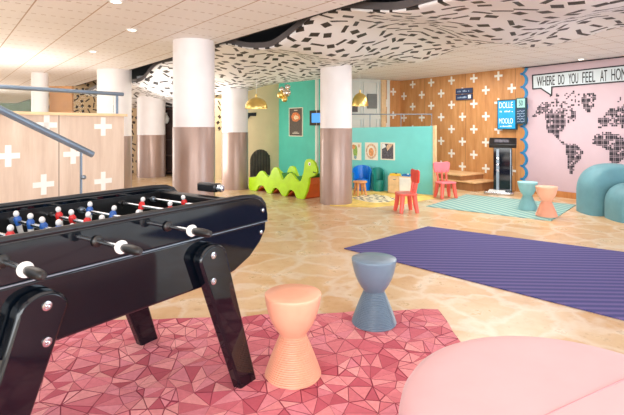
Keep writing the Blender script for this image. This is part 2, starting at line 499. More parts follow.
# teal wall and beige wall
WT = Plane((-.9, 12.8), (.62, -.785))
et = empty('wall_teal', WT.o, WT.rot); struct(et)
b = MB(); b.box((1.2, .05, top/2), (2.4, .1, top)); b.build('teal_panel', m['teal_wall'], et)
u1, z1 = WT.hit(309, 80)
b = MB(); b.box((u1+.45, -.03, top/2), (.9, .06, top)); b.build('teal_projection', m['teal_wall'], et)
WE = Plane((-.9, 12.8), (.785, .62))
ee = empty('wall_beige', WE.o, WE.rot); struct(ee)
b = MB(); b.box((-1.3, .05, top/2), (2.6, .1, top)); b.build('beige_panel', m['beige_wall'], ee)
b = MB()
u0, u1 = WE.hit(213, 100)[0], WE.hit(224, 100)[0]
b.box(((u0+u1)/2, -.004, 1.75), (u1-u0, .008, 1.1)); b.build('dash_pattern', m['dash_wall'], ee)
# arched slatted opening
u0, z0 = WE.hit(250, 178); u1, z1 = WE.hit(270, 149)
uc, r = (u0+u1)/2, (u1-u0)/2
arch = [(uc-r, 0)]+[(uc-r*math.cos(PI*k/20), z1-r+r*math.sin(PI*k/20)) for k in range(21)]+[(uc+r, 0)]
ed = empty('door_1', WE.w(0), WE.rot); struct(ed)
b = MB(); b.prism(arch, -.012, 0.0); b.build('door_panel', m['arch_dark'], ed)
b = MB()
for k in range(7):
    x = uc-r+.04+(2*r-.08)*k/6
    hh = z1-r+math.sqrt(max(0, r*r-(x-uc)**2))
    b.box((x, -.022, hh/2), (.028, .022, hh))
b.build('slat_panel', m['arch_slat'], ed)
# back-left pattern wall
b = MB(); b.box((-5.6, 13.25, 1.3), (4.2, .1, 2.6)); struct(b.build('wall_back_left', m['dash_wall']))
b = MB(); b.box((-6.6, 12.0, 1.0), (.1, 2.2, 2.0)); 
# far end of the room seen over the stair box
b = MB(); b.box((-14, 26, 1.5), (16, .1, 3)); struct(b.build('wall_far_left', m['far_green']))
b = MB(); b.box((-22, 12, 0), (.1, 28, .5)); 
# small orange panel wall seen beside the far white column
pA = at(48, 95, 10.4); b = MB(); b.box((pA.x+.25, 10.5, 1.1), (.5, .08, 2.2)); struct(b.build('wall_partition_orange', m['orange_wall']))

# ceilings ---------------------------------------------------------
E0 = Vector((-.906, 5.93, 0))                       # a point on the edge of the flat ceiling
DB = Vector((.62, -.785, 0)).normalized(); PB = Vector((.785, .62, 0)).normalized()
def cw(s, v, z=0): return E0+DB*s+PB*v+Vector((0, 0, z))
b = MB()
ZC = 2.44
ce = empty('ceiling', (0, 0, 0)); struct(ce)
loc_rot = math.atan2(DB.y, DB.x)
b = MB(); b.box((-6, -2.35, .04), (32, 4.7, .08)); o = b.build('ceiling_slab', m['ceiling'], ce, loc=E0+Vector((0, 0, ZC)), rotz=loc_rot)
b = MB(); b.box((-6, .02, .12), (32, .04, .24)); b.build('edge_trim', m['void'], ce, loc=E0+Vector((0, 0, ZC)), rotz=loc_rot)
# white ceiling beyond the hanging pattern
b = MB(); b.box((-3, 6.6, .04), (26, 7.2, .08)); b.build('ceiling_slab', m['ceiling'], ce, loc=E0+Vector((0, 0, 2.49)), rotz=loc_rot)
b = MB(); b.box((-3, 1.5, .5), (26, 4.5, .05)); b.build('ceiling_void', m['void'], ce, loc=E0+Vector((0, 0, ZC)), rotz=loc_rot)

lipcp = [(133,82,'l'),(143,80,'l'),(150.5,71,'l'),(159,63.7,'l'),(172,60.8,'l'),(210,49.4,'l'),(217,45.5,'l'),(225,43.2,'l'),(234,44,'l'),(245.5,47,'l'),(261,47.7,'l'),(272.5,46,'l'),(284,39,'l'),
         (299.5,27,'l'),(312,17,'l'),(325,12,'l'),(346,8,'l'),(370,9.3,'l'),(399,9.3,'l'),(425,3,'l'),(436,0,'l')]
LP = Plane(cw(0, .22), DB)
lip = sorted([LP.hit(a, c) for a, c, _ in lipcp])
lip = [(-14, 2.3), (-11, 2.1), (-8, 2.3), (lip[0][0]-1.0, 2.36)]+lip+[(3.6, 2.3), (4.6, 2.38), (6, 2.28), (9, 2.35)]
bp = Plane(cw(0, 3.2), DB)
farl = sorted([bp.hit(a, c) for a, c in ((215, 88), (260, 84), (300, 80), (340, 75), (370, 68), (400, 62), (420, 61.5), (440, 54), (460, 47), (480, 44), (505, 42), (530, 46.5), (555, 43), (590, 34), (622, 25))])
farl = [(-16, 2.2), (-9, 2.05), (-7, 2.2)]+farl+[(4.5, 2.4), (7, 2.4)]
dipl = [(-14, .35), (-7, .38), (-3.6, .24), (-1, .06), (1, .02), (8, .02)]
def smooth_interp(cps, x):
    if x <= cps[0][0]: return cps[0][1]
    for i in range(len(cps)-1):
        if x <= cps[i+1][0]:
            (a, p1), (c, p2) = cps[i], cps[i+1]
            p0 = cps[i-1] if i else cps[i]; p3 = cps[i+2] if i+2 < len(cps) else cps[i+1]
            m1 = (p2-p0[1])/max(.05, c-p0[0]); m2 = (p3[1]-p1)/max(.05, p3[0]-a)
            h = c-a; t = (x-a)/h
            return (2*t**3-3*t*t+1)*p1+(t**3-2*t*t+t)*h*m1+(-2*t**3+3*t*t)*p2+(t**3-t*t)*h*m2
    return cps[-1][1]
def wave_z(s, v):
    t = max(0, min(1, (v-.22)/2.98)); e = t*t*(3-2*t)
    z = smooth_interp(lip, s)*(1-e)+smooth_interp(farl, s)*e
    z -= smooth_interp(dipl, s)*math.sin(PI*t)
    z += .05*math.sin(PI*t)*math.sin(2.1*s+3.0*v)
    return min(z, 2.56)
ns, nv = 190, 40
b = MB(); vs = []; fs = []
S0, S1 = -13.0, 6.0
for i in range(ns+1):
    s_ = S0+(S1-S0)*i/ns
    for j in range(nv+1):
        v_ = .22+2.98*j/nv
        vs.append((s_, v_, wave_z(s_, v_)))
for i in range(ns):
    for j in range(nv):
        a = i*(nv+1)+j; fs.append((a, a+1, a+nv+2, a+nv+1))
b.add(vs, fs)
ew2 = empty('ceiling_wavy', (E0.x, E0.y, 0), loc_rot); struct(ew2)
o = b.build('patterned_panel', m['dash_ceiling'], ew2, smooth=True)
sm = o.modifiers.new('solid', 'SOLIDIFY'); sm.thickness = .02; sm.offset = 1
b = MB(); vs = []; fs = []
for i in range(ns+1):
    s_ = S0+(S1-S0)*i/ns; z = wave_z(s_, .22)
    vs += [(s_, .2, z-.002), (s_, .2, z+.065), (s_, .26, z+.065), (s_, .26, z-.002)]
for i in range(ns):
    a = i*4
    for k in range(4): fs.append((a+k, a+(k+1) % 4, a+4+(k+1) % 4, a+4+k))
b.add(vs, fs); b.build('fascia_strip', m['fascia'], ew2, smooth=True)
b = MB(); vs = []; fs = []
for i in range(ns+1):
    s_ = S0+(S1-S0)*i/ns; z = wave_z(s_, 3.2)
    vs += [(s_, 3.2, z), (s_, 3.22, max(z+.02, 2.5))]
for i in range(ns): fs.append((2*i, 2*i+1, 2*i+3, 2*i+2))
b.add(vs, fs); b.build('rear_trim', m['white_wall'], ew2)

# columns ------------------------------------------------------------
def column(px, Y, r, band, ztop):
    X = (px-CX)/F*Y
    e = empty('column', (X, Y, 0)); struct(e)
    b = MB(); b.lathe([(r+.006, 0), (r+.006, .04), (r+.006, band-.01), (r+.003, band), (r, band)], 64); b.build('metal_band', m['band'], e, smooth=True)
    b = MB(); b.lathe([(r, band-.01), (r, ztop)], 64); b.build('column_shaft', m['column'], e, smooth=True)
    return e
column(194, 6.25, .27, 1.307, 2.46)
column(336, 8.1, .272, 1.283, 2.62)
column(235, 9.95, .272, 1.19, 2.6)
column(151.3, 12.3, .355, 1.09, 2.6)
column(114.5, 9.5, .325, 1.12, 2.46)
X = at(40, 95, 10); e = empty('column', (X.x, 10, 0)); struct(e)
b = MB(); b.lathe([(.16, 0), (.16, 2.46)], 32); b.build('column_shaft', m['column'], e, smooth=True)

# downlights ----------------------------------------------------------
dl = [(132, 29.5, 2.44, 'round recessed downlight in perforated ceiling left of the main column'), (93, 51, 2.44, 'small recessed downlight in bright ceiling above the left column'),
      (116, 1.0, 2.44, 'recessed downlight cut by the upper photo edge'), (581, 59, 2.49, 'recessed downlight in white ceiling above the map wall'),
      (408, 31, None, 'small spot set in the dash-patterned wavy ceiling')]
for px, py, z, lab in dl:
    zz_ = z or 2.37
    Y = F*(zz_-H)/(HY-py); X = (px-CX)/F*Y
    if z is None:
        rel = Vector((X, Y, 0))-E0; zz_ = wave_z(rel.dot(DB), rel.dot(PB))-.004
    e = empty('ceiling_downlight', (X, Y, zz_), label=lab, cat='ceiling light', group='downlights recessed in the ceiling')
    R = .045
    b = MB(); b.lathe([(R, -.012), (R+.018, -.012), (R+.018, 0), (R, 0), (R, -.012)], 24); b.build('trim_ring', m['white_plastic'], e, smooth=True)
    b = MB(); b.lathe([(R-.002, -.008), (R-.002, -.002)], 24); b.build('lamp_lens', m['white_lamp'], e)

# ================================================================== STAIR BOX with plus signs (left)
SB = Plane(at(124, 126, 4.47), (.59, .87))
uL = SB.hit(-60, 126)[0]
es = empty('wall_stair', SB.o, SB.rot); struct(es)
zt = 1.41
b = MB(); b.box((uL/2, .05, zt/2), (-uL, .1, zt)); b.build('oak_panelling', m['wood_pale'], es)
b = MB(); b.box((uL/2, .04, zt+.012), (-uL+.02, .16, .024)); b.build('capping_board', m['pale_wood'], es)
b = MB(); b.box((-.05, .9, zt/2), (.1, 1.7, zt)); b.build('end_panel', m['wood_pale'], es)
b = MB()
for px, py in ((8, 156), (43.5, 184.5), (46.5, 125), (73, 154), (103, 181), (103, 126.5), (-28, 125), (-30, 184), (8, 214), (73, 211)):
    u, z = SB.hit(px, py)
    if z < zt-.09: plus(b, u, z, .084, .022, -.006, .001)
    else:
        b.box((u, -.003, min(z, zt-.06)), (.168, .006, .044)); b.box((u, -.003, zt-.075), (.044, .006, .15))
b.build('plus_pattern', m['plus_white'], es)
# top rail with posts and glass
RP = Plane(SB.w(0, .07), (.59, .87))
rt = empty('glass_balustrade', SB.w(0, .07, 0), SB.rot, label='steel tube railing with glass on top of the oak panel box', cat='railing')
u1, z1 = RP.hit(123, 93); u0, z0 = RP.hit(-5, 88); zr = (z0+z1)/2
b = MB(); b.tube([(uL+.1, 0, zr), (u1, 0, zr)], .018); b.build('top_rail', m['grey_rail'], rt, smooth=True)
for px in (117,):
    u = RP.hit(px, 100)[0]
    b = MB(); b.box((u, 0, (zt+.024+zr)/2), (.008, .03, zr-zt-.026)); b.build('post', m['grey_rail'], rt)
b = MB(); b.box(((uL+u1)/2, 0, zt+.12), (u1-uL-.2, .008, .18)); b.build('glass_pane', m['glass'], rt)
# stair with inclined handrail
HP = Plane(SB.w(0, -.45), (.59, .87))
st = empty('handrail', HP.w(0, 0, 0), HP.rot, label='inclined blue-grey tube handrail with post before the pale oak panels', cat='handrail')
u1, z1 = HP.hit(92.5, 154.5); u0, z0 = HP.hit(2, 110.5)
sl = (z1-z0)/(u1-u0)
b = MB(); b.tube([(u0-.5, 0, z0-.5*sl), (u1, 0, z1)], .026, 16); b.build('rail_tube', m['grey_rail'], st, smooth=True)
up = HP.hit(81, 154)[0]; zp = z0+(up-u0)*sl
b = MB(); b.box((up, 0, zp/2-.008), (.010, .02, zp-.02)); b.build('post', m['grey_rail'], st)
b = MB(); b.ball((up+.012, -.02, zp-.22), .018); b.build('clamp', m['steel'], st, smooth=True)
b = MB()
stp = empty('stair_steps', HP.w(0, .23, 0), HP.rot, label='pale oak steps rising left below the handrail', cat='steps')
for k in range(4):
    b = MB(); b.box((up-.25-k*.28, 0, .085*(k+1)), (.28, .4, .17*(k+1))); b.build('step', m['wood_pale'], stp)

# ================================================================== FOOSBALL TABLE
ux = Vector((.572, .82, 0)).normalized(); uy = Vector((-ux.y, ux.x, 0))
P0 = Vector((-.375, 2.39, 0)); TC = P0-ux*.59+uy*.38
ft = empty('foosball_table', TC, math.atan2(ux.y, ux.x), label='glossy black foosball table with red and blue players on pink rug', cat='foosball table')
D = .38
def T(t): return t+.59
RX = T(.235)                       # half length
def hull(zb=.56, zt_=.80):
    p = [(RX, zt_), (RX-.005, zt_-.05), (RX-.05, zt_-.11), (RX-.13, zt_-.17), (RX-.24, zt_-.215), (RX-.36, zb+.0), (RX-.48, zb)]
    return p
r_ = hull(); lft = [(-x, z) for x, z in r_][::-1]
poly = r_+lft
b = MB(); b.prism(poly, -D+.012, D-.012, 'y'); b.build('cabinet', m['black_gloss'], ft, bevel=.012, seg=3)
# upper frame : two side panels, two end boards
up_poly = [(RX, .803), (RX, .84), (RX-.012, .88), (RX-.04, .915), (RX-.085, .937), (RX-.16, .945)]
up_poly = up_poly+[(-x, z) for x, z in up_poly][::-1]
for s in (-1, 1):
    b = MB(); b.prism(up_poly, s*D, s*(D-.032), 'y'); b.build('side_panel', m['black_gloss'], ft, bevel=.008, seg=3)
    b = MB(); b.box((0, s*(D-.035), .862), (2*RX-.2, .006, .12)); b.build('playfield_wall', m['black_satin'], ft)
    # padded rim
    pts = [(RX-.012, s*(D-.016), .86), (RX-.022, s*(D-.016), .895), (RX-.05, s*(D-.016), .925), (RX-.1, s*(D-.016), .943), (RX-.2, s*(D-.016), .95)]
    pts = pts+[(-p[0], p[1], p[2]) for p in pts][::-1]
    b = MB(); b.tube(pts, .014, 10); b.build('rim_strip', m['black_leather'], ft, smooth=True)
for s in (-1, 1):
    b = MB(); b.prism([(s*RX, .803), (s*(RX), .84), (s*(RX-.03), .905), (s*(RX-.12), .925), (s*(RX-.16), .92), (s*(RX-.16), .803)], -D+.033, D-.033, 'y'); b.build('end_board', m['black_leather'], ft, bevel=.006)
b = MB(); b.box((0, 0, .806), (2*RX-.34, 2*D-.08, .008)); b.build('playfield', m['field'], ft)
# steel strip in place of the bright reflection along the seam
for s in (-1, 1):
    b = MB()
    b.box((0, s*(D-.004), .8015), (2*RX-.01, .012, .005)); b.build('seam_highlight', m['steel'], ft)
# bolts on ends of panel
for s in (-1, 1):
    for x, z in ((RX-.045, .865), (RX-.045, .745), (-RX+.045, .865), (-RX+.045, .745)):
        b = MB(); yy = s*(D if z > .8 else D-.012)
        b.lathe([(.011, 0), (.011, .004), (.006, .006)], 16, Matrix.Translation((x, yy, z)) @ Matrix.Rotation(PI/2*(1 if s < 0 else -1), 4, 'X')); b.build('bolt', m['chrome'], ft, smooth=True)
# legs
def leg(sx, sy):
    xt, xb = .402, .622
    w1, w2 = .085, .06
    dx = (xb-xt)/.76
    n = 12; pl_ = []
    # rounded top
    for k in range(n+1):
        a = PI*k/n
        pl_.append((xt-.02+w1*math.cos(a), .70+w1*.8*math.sin(a)))
    pl_ += [(xb-w2, 0), (xb+w2, 0)]
    pl_ = [(sx*x, z) for x, z in pl_]
    b = MB(); y0, y1 = sy*(D-.01), sy*(D+.05)
    b.prism(pl_, y0, y1, 'y')
    lg = b.build('leg', m['black_gloss'], ft, bevel=.012, seg=3)
    for z in (.72, .60):
        b = MB(); x = sx*.373
        b.lathe([(.016, 0), (.016, .004), (.009, .005), (.009, .002), (.004, .002), (.004, .007), (0.0001, .008)], 20,
                Matrix.Translation((x, sy*(D+.0505), z)) @ Matrix.Rotation(PI/2*(1 if sy < 0 else -1), 4, 'X'))
        b.build('bolt', m['chrome'], lg, smooth=True)
for sx in (-1, 1):
    for sy in (-1, 1): leg(sx, sy)
# score box at the right end
b = MB(); b.box((RX-.06, .02, .962), (.06, .15, .05)); sb = b.build('score_box', m['black_satin'], ft, bevel=.01)
b = MB(); b.lathe([(.02, 0), (.022, .01), (.022, .03), (.012, .035)], 16, Matrix.Translation((RX-.06, -.055, .962)) @ Matrix.Rotation(PI/2, 4, 'X')); b.build('end_cap', m['chrome'], sb, smooth=True)
# rods
tt = [-1.237, -1.077, -.917, -.757, -.597, -.435, -.19, .0]
team = 'AABABABB'; cnt = {0: [0], 1: [-.12, .12], 2: [-.2, 0, .2], 3: [-.24, -.12, 0, .12, .24], 4: [-.24, -.12, 0, .12, .24], 5: [-.2, 0, .2], 6: [-.12, .12], 7: [0]}
shift = [0, .03, -.05, .02, -.03, .03, .03, .03]
ZR = .888
fig = {}
def player(team_, rod, y, tilt):
    key = team_
    R = Matrix.Translation((0, y, ZR)) @ Matrix.Rotation(tilt, 4, 'Y')
    if key not in fig:
        b = MB(); b.m = 0
        b.tube([(0, 0, -.018), (0, 0, .012), (0, 0, .024)], [.013, .017, .010], 12)          # torso
        b.tube([(0, -.017, .010), (0, -.02, -.012)], [.006, .005], 8); b.tube([(0, .017, .010), (0, .02, -.012)], [.006, .005], 8)
        b.m = 1
        b.ball((0, 0, .036), .0125, sq=(1, .9, 1.15), seg=12)
        b.tube([(0, 0, -.017), (0, 0, -.042), (.003, 0, -.062)], [.0125, .011, .010], 10)
        b.box((.006, 0, -.068), (.026, .020, .012))
        fig[key] = b
        me = None
    src = fig[key]
    if 'me'+key not in fig:
        o = src.build('player_figure', [m['red_player'] if key == 'B' else m['blue_player'], m['white_player']], rod, smooth=True)
        fig['me'+key] = o.data
    else:
        o = bpy.data.objects.new('player_figure', fig['me'+key]); COL.objects.link(o); o.parent = rod
    o.matrix_local = R
    o['label'] = 'red and white player figure' if key == 'B' else 'blue and white player figure'
def handle_at(rod, x, sy):
    b = MB(); Mx = Matrix.Rotation(PI/2*(1 if sy < 0 else -1), 4, 'X')
    y0 = sy*(D+.165)
    b.lathe([(.010, -.02), (.021, -.02), (.024, -.012), (.024, -.004), (.018, 0), (.010, .001)], 24, Matrix.Translation((0, y0, ZR)) @ Mx); b.build('collar', m['white_plastic'], rod, smooth=True)
    b = MB()
    b.lathe([(.010, 0), (.013, .004), (.016, .02), (.0175, .05), (.016, .08), (.013, .098), (.008, .104)], 20, Matrix.Translation((0, y0, ZR)) @ Mx)
    b.build('handle', m['black_rubber'], rod, smooth=True)
for i, t in enumerate(tt):
    x = T(t); A = team[i] == 'A'; sy = -1 if A else 1
    rod = empty('rod', (x, 0, 0)); rod.parent = ft; 
    b = MB(); b.tube([(0, sy*(D+.17), ZR), (0, -sy*(D-.01), ZR)], .009, 12); b.build('rod_bar', m['chrome'], rod, smooth=True)
    for y in cnt[i]: player(team[i], rod, y+shift[i], (random.random()-.5)*.5+(PI if False else 0))
    handle_at(rod, x, sy)
    for s in (-1, 1):
        Mx = Matrix.Rotation(PI/2*(1 if s < 0 else -1), 4, 'X')
        if s == sy:
            b = MB(); b.lathe([(.010, 0), (.022, 0), (.022, .008), (.017, .012), (.010, .014)], 24, Matrix.Translation((0, s*D, ZR)) @ Mx); b.build('bearing', m['black_rubber'], rod, smooth=True)
        b = MB(); yb = s*(D-.10)+shift[i]*.5
        b.lathe([(.010, 0), (.016, 0), (.016, .022), (.010, .022)], 16, Matrix.Translation((0, yb, ZR)) @ Mx); b.build('bumper', m['steel'] if i % 2 else m['black_rubber'], rod, smooth=True)

# ================================================================== hourglass stools
def stool_mesh(parent, mt):
    prof = []
    # ribbed lower cone
    nr = 22; pr = []
    for k in range(nr+1):
        t = k/nr; z = .0+.212*t
        r = .149-.081*(t**1.12)-(.006 if t < .02 else 0)
        pr.append((r, z))
    fine = []
    for k in range(nr):
        (r0, z0), (r1, z1) = pr[k], pr[k+1]; dz = z1-z0
        fine += [(r0-.001, z0), (r0+.0016, z0+dz*.3), (r0+.0006, z0+dz*.62), (r1-.003, z0+dz*.86)]
    fine.append(pr[-1]); fine.append((.068, .218))
    b = MB(); b.lathe(fine, 64); b.build('ribbed_base', mt, parent, smooth=True)
    up_ = [(.066, .214), (.070, .222), (.088, .245), (.106, .275), (.121, .308), (.133, .345), (.142, .383), (.147, .41), (.1485, .424), (.1475, .429), (.145, .431), (.06, .4315), (.0001, .4315)]
    b = MB(); b.lathe(up_, 64); b.build('seat', mt, parent, smooth=True)
def stool(px, Y, mt, lab):
    e = empty('hourglass_stool', ((px-CX)/F*Y, Y, .0 if Y > 5 else .012), label=lab, cat='stool', group='hourglass stools')
    if Y > 5: e.location.z = .010
    stool_mesh(e, mt); return e
stool(293, 2.475, m['coral'], 'coral orange hourglass stool on the pink rug beside the foosball table leg')
stool(374, 3.13, m['bluegrey'], 'blue-grey hourglass stool at the far edge of the pink rug')
stool(527.5, 7.42, m['mint'], 'pale mint hourglass stool standing behind the orange one on teal rug')
stool(546.5, 6.86, m['salmon'], 'salmon orange hourglass stool on the corner of the teal rug')

# ================================================================== rugs
# pink origami rug
def pink_rug():
    x0, x1 = -1.72, .90; y0, y1 = .55, 3.25
    def inside(p):
        yy = 3.2+.09*(p[0]+.92)
        return x0 <= p[0] <= x1 and y0 <= p[1] <= yy
    pts = []
    n = 20
    for k in range(int((x1-x0)/.11)+1):
        x = x0+(x1-x0)*k/int((x1-x0)/.11); pts.append((x, y0)); pts.append((x, 3.2+.09*(x+.92)))
    for k in range(1, 24): 
        y = y0+(3.36-y0)*k/24
        pts.append((x1, y)); 
        if y < 3.05: pts.append((x0, y))
    stars = []
    stars = [fl(148, 368), fl(336, 356), fl(411, 341), fl(349, 406), fl(40, 394), fl(246, 345), fl(185, 338), fl(20, 350), fl(210, 408), fl(300, 330)]
    stars = [(s.x, s.y) for s in stars]
    rr = random.Random(3)
    for j in range(9):
        for i in range(12):
            stars.append((-2.1+i*.42+(j % 2)*.21+rr.uniform(-.06, .06), .7+j*.36+rr.uniform(-.05, .05)))
    used = []
    for s in stars:
        if all((s[0]-q[0])**2+(s[1]-q[1])**2 > .33**2 for q in used) and inside((s[0]+.05, s[1]+.05)) and inside((s[0]-.05, s[1]+.05)): used.append(s)
    def ok(p, d):
        return inside(p) and all((p[0]-q[0])**2+(p[1]-q[1])**2 > d*d for q in pts)
    for s in used: pts.append(s)
    for s in used:
        a0 = rr.uniform(0, 1); k_ = 9
        for k in range(k_):
            a = a0+2*PI*k/k_; r = .15+.04*(k % 2)
            p = (s[0]+r*math.cos(a), s[1]+r*math.sin(a))
            if ok(p, .03): pts.append(p)
        for k in range(k_):
            a = a0+2*PI*(k+.3)/k_; r = .20+rr.uniform(-.01, .05)
            p = (s[0]+r*math.cos(a), s[1]+r*math.sin(a))
            if ok(p, .035): pts.append(p)
    for _ in range(2500):
        p = (rr.uniform(x0, x1), rr.uniform(y0, 3.4))
        if ok(p, .068): pts.append(p)
    out = geometry.delaunay_2d_cdt([Vector(p) for p in pts], [], [], 0, 1e-5)
    V, Fc = out[0], out[2]
    Vz = [.006+rr.uniform(0, .015) for _ in V]
    b = MB(); cols = []
    pal = [rgb(222,136,142), rgb(216,126,134), rgb(230,150,152), rgb(222,138,148), rgb(232,158,158), rgb(210,118,128), rgb(216,132,144), rgb(186,88,102), rgb(224,142,146), rgb(200,104,116)]
    dark = rgb(134,48,66)
    for f in Fc:
        tri = [Vector((V[i].x, V[i].y, Vz[i])) for i in f]
        c = sum(tri, Vector())/3
        per_ = sum((tri[k]-tri[(k+1) % 3]).length for k in range(3))
        area = abs((tri[1]-tri[0]).cross(tri[2]-tri[0]).z)/2
        if area < 1e-5: continue
        rin = 2*area/per_; k_ = min(.7, .0042*rr.choice((.15, .35, .8))/rin)
        inn = [p.lerp(c, k_)+Vector((0, 0, .002)) for p in tri]
        b.add(tri+inn, [(3, 4, 5), (0, 1, 4, 3), (1, 2, 5, 4), (2, 0, 3, 5)])
        col = rr.choice(pal); cols += [col, dark, dark, dark]
    # edge skirt
    me = bpy.data.meshes.new('star_rug'); me.from_pydata([tuple(p) for p in b.v], [], b.f)
    ca = me.color_attributes.new('Col', 'FLOAT_COLOR', 'CORNER')
    k = 0
    for p in me.polygons:
        for li in p.loop_indices: ca.data[li].color = cols[p.index]
    me.materials.append(m['rug_pink'])
    o = bpy.data.objects.new('star_rug', me); COL.objects.link(o)
    tag(o, 'pink rug with dark outlined folded-star triangles under the foosball table', 'rug')
    b = MB(); yl = 3.2+.09*(x0+.92); yr = 3.2+.09*(x1+.92)
    b.prism([(x0, y0), (x1, y0), (x1, yr), (x0, yl)], .001, .0045, 'z'); b.build('rug_backing', M('rug_backing', rgb(120,50,60), .9), o)
pink_rug()
# purple rug
pa, pb_, pd = fl(344, 249), fl(428, 227), fl(624, 321)
d1 = (pd-pa).normalized(); pe = fl(624, 252.8); d2 = (pe-pb_).normalized()
c3, c4 = pa+d1*4.3, pb_+d2*4.4
b = MB(); b.prism([(p.x, p.y) for p in (pa, c3, c4, pb_)], .001, .011, 'z'); o = b.build('striped_rug', m['rug_purple'], None, bevel=.003)
tag(o, 'dark purple and violet finely striped rug on stone floor', 'rug')
# teal rug
ra, rb_, rc = fl(426, 206.6), fl(551, 221.3), fl(577, 212.5)
d1 = (rb_-ra).normalized(); L1 = (rb_-ra).length; wv = .98+.75
b = MB(); b.box((L1/2, wv/2, .005), (L1, wv, .009)); o = b.build('striped_rug', m['rug_teal'], None, bevel=.002, loc=ra, rotz=math.atan2(d1.y, d1.x))
tag(o, 'pale teal striped rug under the mint and salmon stools', 'rug')
# yellow rug
b = MB(); pts = [fl(330, 206), fl(372, 207.5), fl(400, 205), fl(434.5, 198.5), fl(434, 195.6), fl(374, 190.6), fl(330, 190)]
b.prism([(p.x, p.y) for p in pts], .001, .008, 'z'); tag(b.build('yellow_rug', m['rug_yellow']), 'mottled yellow rug in front of the aqua partition', 'rug')
b = MB(); c = fl(375, 199); n = 18
b.prism([(c.x+(.36+.05*math.sin(5*k))*math.cos(2*PI*k/n), c.y+(.46+.06*math.cos(3*k))*math.sin(2*PI*k/n)) for k in range(n)], .0085, .013, 'z')
tag(b.build('play_mat', m['dash_mat']), 'small cream mat with black dashes lying on the yellow rug', 'mat')

# ================================================================== pink pouf
pc_ = Vector((.845, 1.49, 0)); pr = .562
pf = empty('round_pouf', pc_+Vector((0,0,.018)), .5, label='large round pink upholstered pouf in the near right corner', cat='pouf')
prof = [(pr-.06, 0), (pr-.02, .008), (pr-.003, .03), (pr, .08), (pr+.002, .2), (pr, .29), (pr-.008, .325), (pr-.028, .353), (pr-.06, .370), (pr-.12, .381), (pr-.3, .388), (.0001, .39)]
prof = [(r, z*1.12) for r, z in prof]
b = MB(); b.lathe(prof, 96); b.build('cushion_body', m['pouf_pink'], pf, smooth=True)
b = MB()
pts = [(x_, 0, .3895 if abs(x_) < .25 else .3885-.0072*((abs(x_)-.25)/.2)**1.2) for x_ in [(-.48+.96*k/30) for k in range(31)]]
pts = [(x, y, z*1.12) for x, y, z in pts]
b.tube(pts, .0022, 6); b.build('seam', M('pink_seam', rgb(198,132,136), .7), pf)

# ================================================================== teal arched poufs
def arch_pouf(px, Y, hw, hd, h, lab):
    X = (px-CX)/F*Y
    vs, fs = [], []; na, nb = 36, 16
    rr_ = hw*.98
    def prof(s):
        pts = []; hh = h; w = hw
        zc_ = h-min(h*.62, hw)
        ry = h-zc_
        pts.append((-w*s, 0)); pts.append((-w*s, zc_*.5))
        for k in range(na+1):
            a = PI*k/na
            ca, sa = math.cos(a), math.sin(a)
            pts.append((-w*s*(abs(ca)**.85)*(1 if ca > 0 else -1), zc_+(ry-(1-s)*hw)*(abs(sa)**.85)))
        pts.append((w*s, zc_*.5)); pts.append((w*s, 0))
        return pts
    rows = []
    for j in range(nb+1):
        a = -PI/2+PI*j/nb
        yv = hd*(1 if math.sin(a) > 0 else -1)*abs(math.sin(a))**.9
        s = 1-.30*(1-abs(math.cos(a))**.55)
        rows.append([(x, yv, z) for x, z in prof(s)])
    n = len(rows[0])
    for r in rows: vs += r
    for j in range(nb):
        for k in range(n-1): fs.append((j*n+k, j*n+k+1, (j+1)*n+k+1, (j+1)*n+k))
    fs.append(list(range(n))[::-1]); fs.append([nb*n+k for k in range(n)])
    b = MB(); b.add(vs, [f[::-1] for f in fs])
    o = b.build('arched_pouf', m['dome_teal'], None, smooth=True, loc=(X, Y, .0), rotz=-.1)
    o.data.set_sharp_from_angle(angle=PI)
    tag(o, lab, 'pouf', 'teal arched poufs')
arch_pouf(612.5, 7.12, .46, .27, .755, 'larger teal rounded arch pouf in front of the map wall')
arch_pouf(636.5, 6.6, .355, .24, .525, 'smaller teal rounded arch pouf before the larger teal one')

# ================================================================== snake bench
SN = Plane(fl(249, 190), fl(303, 199.5)-fl(249, 190))
sn = empty('snake_bench', SN.o, SN.rot, label='lime green wavy snake-shaped bench for children beside the column', cat='bench')
zf = 6.39
def sp(x, y):
    u, z = SN.hit(240+x/zf, 145+y/zf); return (u, max(0, z))
topc = [(55,207),(100,204),(110,190),(122,172),(135,165),(150,172),(165,192),(180,207),(192,190),(203,160),(213,145),(225,141),(238,146),(250,170),(262,205),(273,225),(288,205),(303,187),(320,179),(335,186),(352,210),(372,236),(388,228),(400,195),(408,150),(412,110),(422,93),(440,88),(460,95),(478,115),(488,150),(492,175),(475,197),(455,205),(440,212),(437,250),(425,300),(410,335),(402,347)]
botc = [(380,345),(362,342),(352,320),(343,298),(326,287),(308,292),(299,312),(290,326),(268,323),(256,306),(245,285),(228,273),(211,279),(203,297),(195,305),(172,300),(160,285),(150,265),(134,258),(118,263),(110,278),(100,286),(62,284),(54,270)]
poly = [sp(*p) for p in topc+botc]
zmin = .0
for i in range(len(poly)):
    if i > len(topc)-2 and poly[i][1] < .035: poly[i] = (poly[i][0], 0.0)
dep = .46
